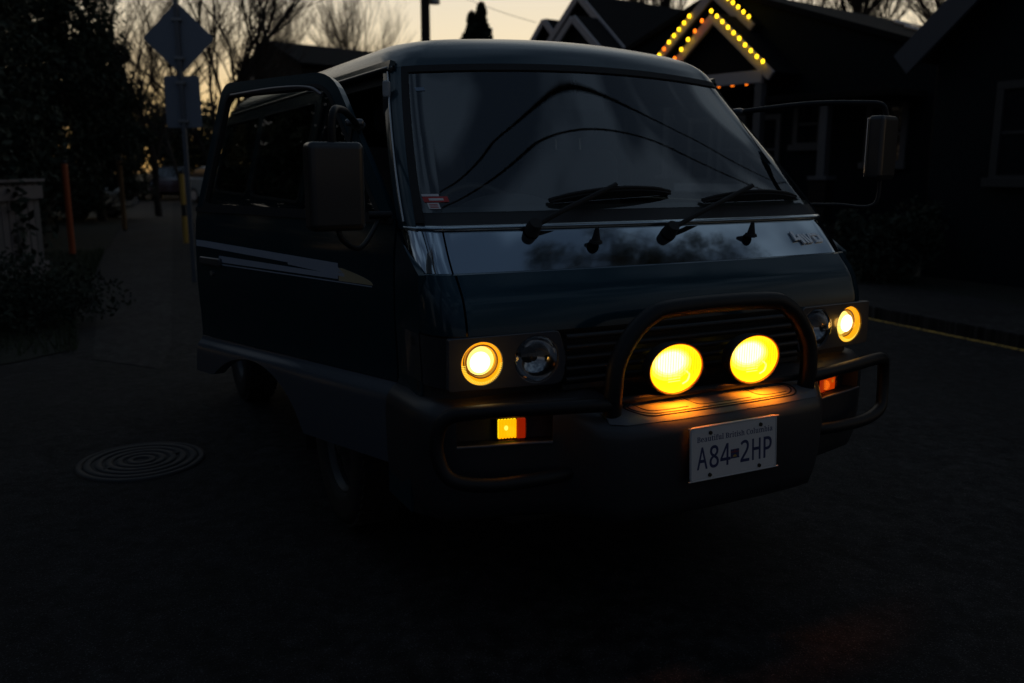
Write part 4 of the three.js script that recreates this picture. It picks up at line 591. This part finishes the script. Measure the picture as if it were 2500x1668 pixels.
function houseWindow(h, x, z, y, w, ht, o = {}) {
  const p = part('window', h), f = 0.09, m = o.trim ?? trimGrey;
  mesh('frame', merge([box(x - 0.05, x + 0.02, y - f, y, z - w / 2 - f, z + w / 2 + f, 0.004), box(x - 0.05, x + 0.02, y + ht, y + ht + f, z - w / 2 - f, z + w / 2 + f, 0.004), box(x - 0.048, x + 0.02, y, y + ht, z - w / 2 - f, z - w / 2, 0.004), box(x - 0.048, x + 0.02, y, y + ht, z + w / 2, z + w / 2 + f, 0.004)]), m, p);
  mesh('sill', box(x - 0.11, x - 0.052, y - f - 0.04, y - 0.03, z - w / 2 - f - 0.04, z + w / 2 + f + 0.04, 0.004), m, p); mesh('pane', box(x - 0.012, x + 0.01, y, y + ht, z - w / 2, z + w / 2, 0), winPane, p);
  if (o.bars !== false) mesh('glazing_bar', box(x - 0.03, x - 0.013, y + ht / 2 - 0.018, y + ht / 2 + 0.018, z - w / 2, z + w / 2, 0.002), m, p);
}
const TURN = 11.3 * Math.PI / 180;
// the house with the lit gables
const lit = thing('gabled_house', 'dark house with white-edged nested gables hung with string lights', 'house', [8.62, 0, -10.32], TURN);
{
  // local axes: x back from the street, z to the right (towards the camera); the porch gable apex stands over the origin
  gableParts(lit, -2.3, 0.14, 0.50, 1.6, 3.06, 4.45, { over: 0.10, zc: -0.61, prefix: 'front_', wall: wallTeal, trimH: 0.06 });
  gableParts(lit, -4.6, 3.4, 0.62, 14, 3.09, 4.48, { over: 0.1, zc: -0.61, prefix: 'main_', trim: false, wall: wallTeal });
  gableParts(lit, -1.25, 0.95, 0.0, 0.52, 2.98, 3.92, { over: 0.12, zc: -0.15, prefix: 'porch_', base: 2.9, trimH: 0.06, wall: wallTeal });
  mesh('tie_beam', box(-0.20, -0.10, 2.80, 3.0, -1.2, 0.92, 0.01), trimWhite, lit);
  mesh('porch_deck', box(-0.26, 0.6, 0.1, 0.55, -1.9, 3.3, 0.02), wallBrown, lit); mesh('porch_ceiling', box(-0.09, 0.48, 2.72, 2.79, -1.1, 0.8, 0.01), wallDark, lit);
  for (const z of [-1.12, 0.86, 2.1]) { const c = part('column', lit); mesh('shaft', box(-0.19, -0.05, 1.25, z > 2 ? 2.45 : 2.80, z - 0.07, z + 0.07, 0.01), trimGrey, c); mesh('pier', box(-0.24, 0.0, 0.55, 1.25, z - 0.15, z + 0.15, 0.012), wallBrown, c); mesh('cap', box(-0.26, 0.02, 1.25, 1.31, z - 0.17, z + 0.17, 0.006), trimGrey, c); }
  mesh('side_porch_roof', box(-0.3, 0.6, 2.46, 2.56, 1.08, 3.3, 0.01), roofMat, lit);
  for (const z of [-0.85, -0.15, 0.5]) houseWindow(lit, z < 0.1 ? 0.495 : 0.615, z, 1.25, 0.40, 1.0);
  houseWindow(lit, 0.615, 1.32, 1.85, 0.38, 0.6); houseWindow(lit, 0.615, 2.7, 1.55, 0.5, 0.8);
  const rail = part('porch_railing', lit); mesh('hand_rail', box(-0.17, -0.08, 1.02, 1.16, -0.9, 0.9, 0.006), trimWhite, rail); mesh('foot_rail', box(-0.15, -0.08, 0.66, 0.72, -0.9, 0.9, 0.006), wallBrown, rail); for (let k = 0; k < 14; k++) mesh('baluster', box(-0.13, -0.10, 0.72, 1.02, -0.86 + k * 0.13, -0.83 + k * 0.13, 0), wallBrown, rail);
  const sk = part('skylight', lit); for (const [x, z] of [[4.5, 0.72], [4.05, 1.0], [3.1, 1.72]]) mesh('roof_light_pane', new RoundedBoxGeometry(0.40, 0.08, 0.32, 2, 0.02).rotateX(0.336).translate(x, 4.48 - (z + 0.61) * 0.348 + 0.15, z), M(lin(0.62, 0.56, 0.52), 0.1, 1), sk);
}
// string lights: bulbs along the rakes
function lightString(label, a, b, n, rgb, wire = true) {
  const g = thing('light_string', label, 'string lights', [lit.position.x, 0, lit.position.z], TURN, undefined), A = V(...a), B = V(...b);
  mesh('wire', tube([A, A.clone().lerp(B, 0.5).add(V(0, -0.02, 0)), B], 0.004, 12, 4), rubber, g);
  for (let k = 0; k < n; k++) { const p = A.clone().lerp(B, (k + 0.5) / n); mesh('bulb', new THREE.SphereGeometry(0.026, 10, 8).scale(1, 1.25, 1).translate(p.x, p.y + 0.02 + rr(-0.01, 0.01), p.z), Array.isArray(rgb) ? rgb[k % rgb.length] : rgb, g); }
  return g;
}
{
  const by = glow(5.0, 2.9, 0.05), bo = glow(3.0, 0.55, 0.02), x1 = 0.31, x0 = -0.26;
  lightString('string of yellow bulbs down the left edge of the upper gable', [x1, 4.16, -1.04], [x1, 3.36, -1.98], 8, [by, by, by, by, by, bo]);
  lightString('string of yellow bulbs down the right edge of the upper gable', [x1, 4.42, -0.42], [x1, 3.90, 0.28], 6, by);
  lightString('string of yellow bulbs down the right edge of the porch gable', [x0, 4.06, -0.18], [x0, 3.04, 1.04], 10, by);
  lightString('string of bulbs down the left edge of the porch gable', [x0, 3.94, -0.24], [x0, 3.12, -1.12], 6, [bo, bo, by, by, bo, by]);
  lightString('short string of orange bulbs under the porch beam', [-0.05, 2.76, -0.2], [-0.05, 2.80, 0.66], 3, bo);
}
// its two neighbours further along
const h2 = thing('gabled_house', 'dark house with two nested white-edged gables beyond the lit one', 'house', [9.75, 0, -17.0], TURN);
gableParts(h2, -2.5, 1.5, 0.6, 14, 3.75, 5.55, { zc: -0.5, over: 0.2, trimH: 0.06, prefix: 'main_' }); gableParts(h2, -0.95, 1.15, -0.2, 0.62, 3.92, 4.88, { zc: 0.15, over: 0.15, base: 3.6, prefix: 'porch_', trimH: 0.06 });
for (const z of [-0.85, 1.05]) mesh('column', box(-0.32, -0.16, 0.0, 3.6, z - 0.09, z + 0.09, 0.01), trimGrey, h2); houseWindow(h2, 0.6, 0.1, 1.4, 0.9, 1.3);
mesh('chimney', merge([box(7.0, 7.6, 4.5, 6.15, -0.3, 0.3, 0.02), box(6.95, 7.65, 6.15, 6.25, -0.35, 0.35, 0.02)]), wallBrown, h2);
mesh('roof_vent', box(8.8, 9.1, 5.4, 5.85, -0.12, 0.18, 0.02), steel, h2);
const h3 = thing('gabled_house', 'small far house with a single white-edged gable', 'house', [11.5, 0, -22.4], TURN);
gableParts(h3, -1.2, 2.2, 0, 9, 3.94, 5.66, { zc: 0.56, over: 0.2, trimH: 0.06 }); houseWindow(h3, 0, 0.5, 1.4, 1.0, 1.2); houseWindow(h3, 0, 0.5, 3.7, 0.6, 0.7);
const h5 = thing('low_house', 'low far roof showing just above the van roof', 'house', [13.2, 0, -32], TURN); gableParts(h5, -2.4, 2.4, 0, 9, 3.8, 5.85, { over: 0.25, trim: false }); houseWindow(h5, 0, 0, 1.2, 1.0, 1.2);
// the nearest house on the right
const near = thing('near_house', 'dark near house whose roof edge rises past the frame', 'house', [8.05, 0, -1.70], 0.06);
gableParts(near, -3.75, 3.75, 0, 11, 2.95, 6.2, { over: 0.3, wall: wallTeal, trimMat: M(lin(0.05, 0.06, 0.08), 0.7), trimH: 0.2, roof: brownRoof });
for (const [z, y, w, h] of [[-2.6, 1.35, 0.55, 0.95], [-1.2, 1.35, 0.7, 0.95], [1.0, 1.3, 0.9, 1.2]]) houseWindow(near, 0, z, y, w, h, { trim: M(lin(0.02, 0.024, 0.028), 0.6) });
{ const d = part('door', near); mesh('leaf', box(-0.05, 0.02, 0.15, 2.15, 2.3, 3.2, 0.01), wallBrown, d); mesh('frame', merge([box(-0.07, 0.02, 0.15, 2.25, 2.2, 2.298, 0.006), box(-0.07, 0.02, 0.15, 2.25, 3.202, 3.3, 0.006)]), trimWhite, d); }
shrub('dark shrub under the nearest house windows', [7.1, 0, -5.4], 0.55, 0.9, 0.7, 6000, 0.05); shrub('low shrub beside the porch steps of the lit house', [7.5, 0, -7.6], 0.6, 0.8, 0.6, 5000, 0.05);
// dark gabled house far behind the open door
const far = thing('far_house', 'dark gabled house far behind the open driver door', 'house', [5.5, 0, -31.7], 17.4 * Math.PI / 180);
gableParts(far, -2.1, 2.1, 0, 8.5, 4.98, 5.86, { over: 0.15, trim: false, wall: wallBrown }); houseWindow(far, 0, -0.7, 2.0, 0.8, 1.2); houseWindow(far, 0, 0.8, 2.0, 0.8, 1.2); houseWindow(far, 0, -1.3, 4.2, 0.35, 0.5);

// ---------------------------------------------------------------- utility poles and wires
const poleWood = M(lin(0.035, 0.028, 0.023), 0.95, 0, { bumpMap: grain, bumpScale: 0.004 }), insul = M(lin(0.05, 0.045, 0.04), 0.35);
function utilityPole(label, pos, h, turn, armY) {
  const p = thing('utility_pole', label, 'utility pole', pos, turn); mesh('pole', new THREE.CylinderGeometry(0.14, 0.185, h, 14).translate(0, h / 2, 0), poleWood, p);
  mesh('crossarm', box(-1.1, 1.1, armY, armY + 0.11, 0.15, 0.25, 0.01), poleWood, p); for (const x of [-1.0, -0.45, 0.45, 1.0]) mesh('insulator', lathe([[0.03, 0], [0.055, 0.03], [0.03, 0.06], [0.05, 0.09], [0.02, 0.13], [0, 0.135]], 14).rotateX(-Math.PI / 2).translate(x, armY + 0.112, 0.2), insul, p);
  mesh('transformer', merge([new THREE.CylinderGeometry(0.2, 0.2, 0.62, 18).translate(0.40, armY - 0.55, 0), new THREE.CylinderGeometry(0.12, 0.2, 0.07, 18).translate(0.40, armY - 0.205, 0)]), steel, p); return p;
}
utilityPole('dark wooden utility pole standing behind the roof of the van', [9.85, 0, -27.36], 10.5, 0.3, 7.8);
utilityPole('wooden utility pole on the verge beside the photographer', [-4.6, 0, 0.7], 9.0, 1.4, 7.6);
const wire = (label, pts, r) => { const m = mesh(numbered('overhead_wire'), tube(pts, r, 60, 6), rubber, scene); m.userData = { label, category: 'wire' }; return m; };
const sag = (a, b, s) => [0, 0.2, 0.4, 0.6, 0.8, 1].map((t) => V(lerp(a[0], b[0], t), lerp(a[1], b[1], t) - s * 4 * t * (1 - t), lerp(a[2], b[2], t)));
wire('thin wire sloping from the far pole down to a white-edged gable', sag([9.9, 7.6, -27.2], [11.4, 5.7, -22.3], 0.1), 0.008);
wire('upper overhead wire from the verge pole to the nearest house', sag([-4.6, 7.7, 0.75], [8.0, 5.3, -1.35], 0.4), 0.015);
wire('lower overhead wire from the verge pole to the nearest house', sag([-4.6, 7.2, 0.75], [8.0, 4.8, -0.9], 0.45), 0.013);

// ---------------------------------------------------------------- parked cars far along the street
function parkedCar(label, pos, turn, mat, L = 4.3, W = 1.72, H = 1.45) {
  const c = thing('parked_car', label, 'car', pos, turn, undefined), hw = W / 2;
  const S = [[-2.15, 0.45], [-2.18, 0.72], [-2.08, 0.92], [-1.85, 1.0], [-1.25, 1.38], [-0.85, H], [0.35, H], [0.65, 1.40], [1.15, 0.98], [1.9, 0.86], [2.12, 0.68], [2.15, 0.42], [1.75, 0.28], [-1.75, 0.28]].map(([z, y]) => [z * L / 4.3, y]);
  const lower = [[-2.15, 0.45], [-2.18, 0.72], [-2.08, 0.92], [-1.80, 1.0], [1.13, 0.985], [1.9, 0.86], [2.12, 0.68], [2.15, 0.42], [1.75, 0.28], [-1.75, 0.28]];
  const prism = (pts, w, bev) => new THREE.ExtrudeGeometry(new THREE.Shape(pts.map(([z, y]) => new THREE.Vector2(-z, y))), { depth: w - 2 * bev, bevelEnabled: true, bevelSize: bev * 0.6, bevelThickness: bev, bevelSegments: 4 }).rotateY(Math.PI / 2).translate(-w / 2 + bev, 0, 0);
  mesh('body', prism(lower, W, 0.08), mat, c);
  mesh('glasshouse', prism([[-1.72, 0.99], [-1.28, 1.36], [-0.9, H - 0.03], [0.35, H - 0.03], [0.62, 1.38], [1.08, 0.98]], W - 0.26, 0.1), darkGlass, c);
  mesh('roof', prism([[-0.98, H - 0.035], [-0.9, H], [0.33, H], [0.42, H - 0.035]], W - 0.30, 0.08), mat, c);
  for (const s of [-1, 1]) { mesh('tail_light', box(s * 0.66 - 0.12, s * 0.66 + 0.12, 0.74, 0.90, -2.215, -2.12, 0.03), M(lin(0.16, 0.01, 0.01), 0.2), c); mesh('headlight', box(s * 0.62 - 0.16, s * 0.62 + 0.16, 0.66, 0.78, 2.06, 2.15, 0.03), M(lin(0.4, 0.42, 0.45), 0.15), c); mesh('door_mirror', box(s * 0.93 - 0.08, s * 0.93 + 0.08, 0.98, 1.10, 0.62, 0.72, 0.03), mat, c); for (const z of [-1.33, 1.33]) { const w = part('wheel', c); w.position.set(s * (hw - 0.10), 0.31, z); mesh('tyre', new THREE.CylinderGeometry(0.31, 0.31, 0.2, 28).rotateZ(Math.PI / 2), rubber, w); mesh('rim', new THREE.CylinderGeometry(0.2, 0.2, 0.21, 20).rotateZ(Math.PI / 2), silver, w); } }
  mesh('bumper', box(-0.8, 0.8, 0.40, 0.54, -2.25, -2.13, 0.04), mat, c); mesh('number_plate', box(-0.16, 0.16, 0.62, 0.72, -2.225, -2.19, 0.004), trimWhite, c); return c;
}
parkedCar('blue-grey car parked far along the street behind the sign post', [4.7, 0, -37], 0.5, M(lin(0.10, 0.16, 0.22), 0.25, 0.3, { clearcoat: 1 }));
parkedCar('dark red car parked further along beyond the blue-grey car', [3.1, 0, -43], -0.2, M(lin(0.06, 0.02, 0.022), 0.3, 0.2, { clearcoat: 1 }));
parkedCar('dark blue car half hidden behind the orange marker post', [-1.9, 0, -27], 0.9, M(lin(0.02, 0.05, 0.10), 0.25, 0.3, { clearcoat: 1 }));
// tall trees across the street, out of the picture: they stand in the reflections of the van front
{
  const t = thing('street_tree', 'wide street tree arching over the road opposite the van', 'tree', [7.4, 0, 2.3]), T = [], C = [];
  let p = V(0, 0, 0); for (let k = 0; k < 6; k++) { const q = V(-0.12 * k * k * 0.35, 1.05 * (k + 1), -0.05 * k); rod(T, p, q, 0.2 - k * 0.022, 0.2 - (k + 1) * 0.022, 10); p = q; }
  for (let k = 0; k < 62; k++) { const d = V(rr(-1, 1), rr(-1, 1), rr(-1, 1)); if (d.length() > 1) { k--; continue; } const c = V(-2.3 + d.x * 3.3, 7.6 + d.y * 1.5, 0.30 + d.z * 1.15); C.push([c, rr(0.2, 0.48)]); rod(T, p.clone().lerp(c, 0.08), c, 0.035, 0.008, 5); }
  mesh('trunk', fromTriangles(T), barkMat, t);
  mesh('crown', leafCloud(34000, () => { const [c, R] = C[Math.floor(rnd() * C.length)], d = V(rr(-1, 1), rr(-1, 1), rr(-1, 1)); if (d.length() > 1) return null; return c.clone().addScaledVector(d, R); }, 0.042), leafDark, t);
}

renderer.render(scene, camera);
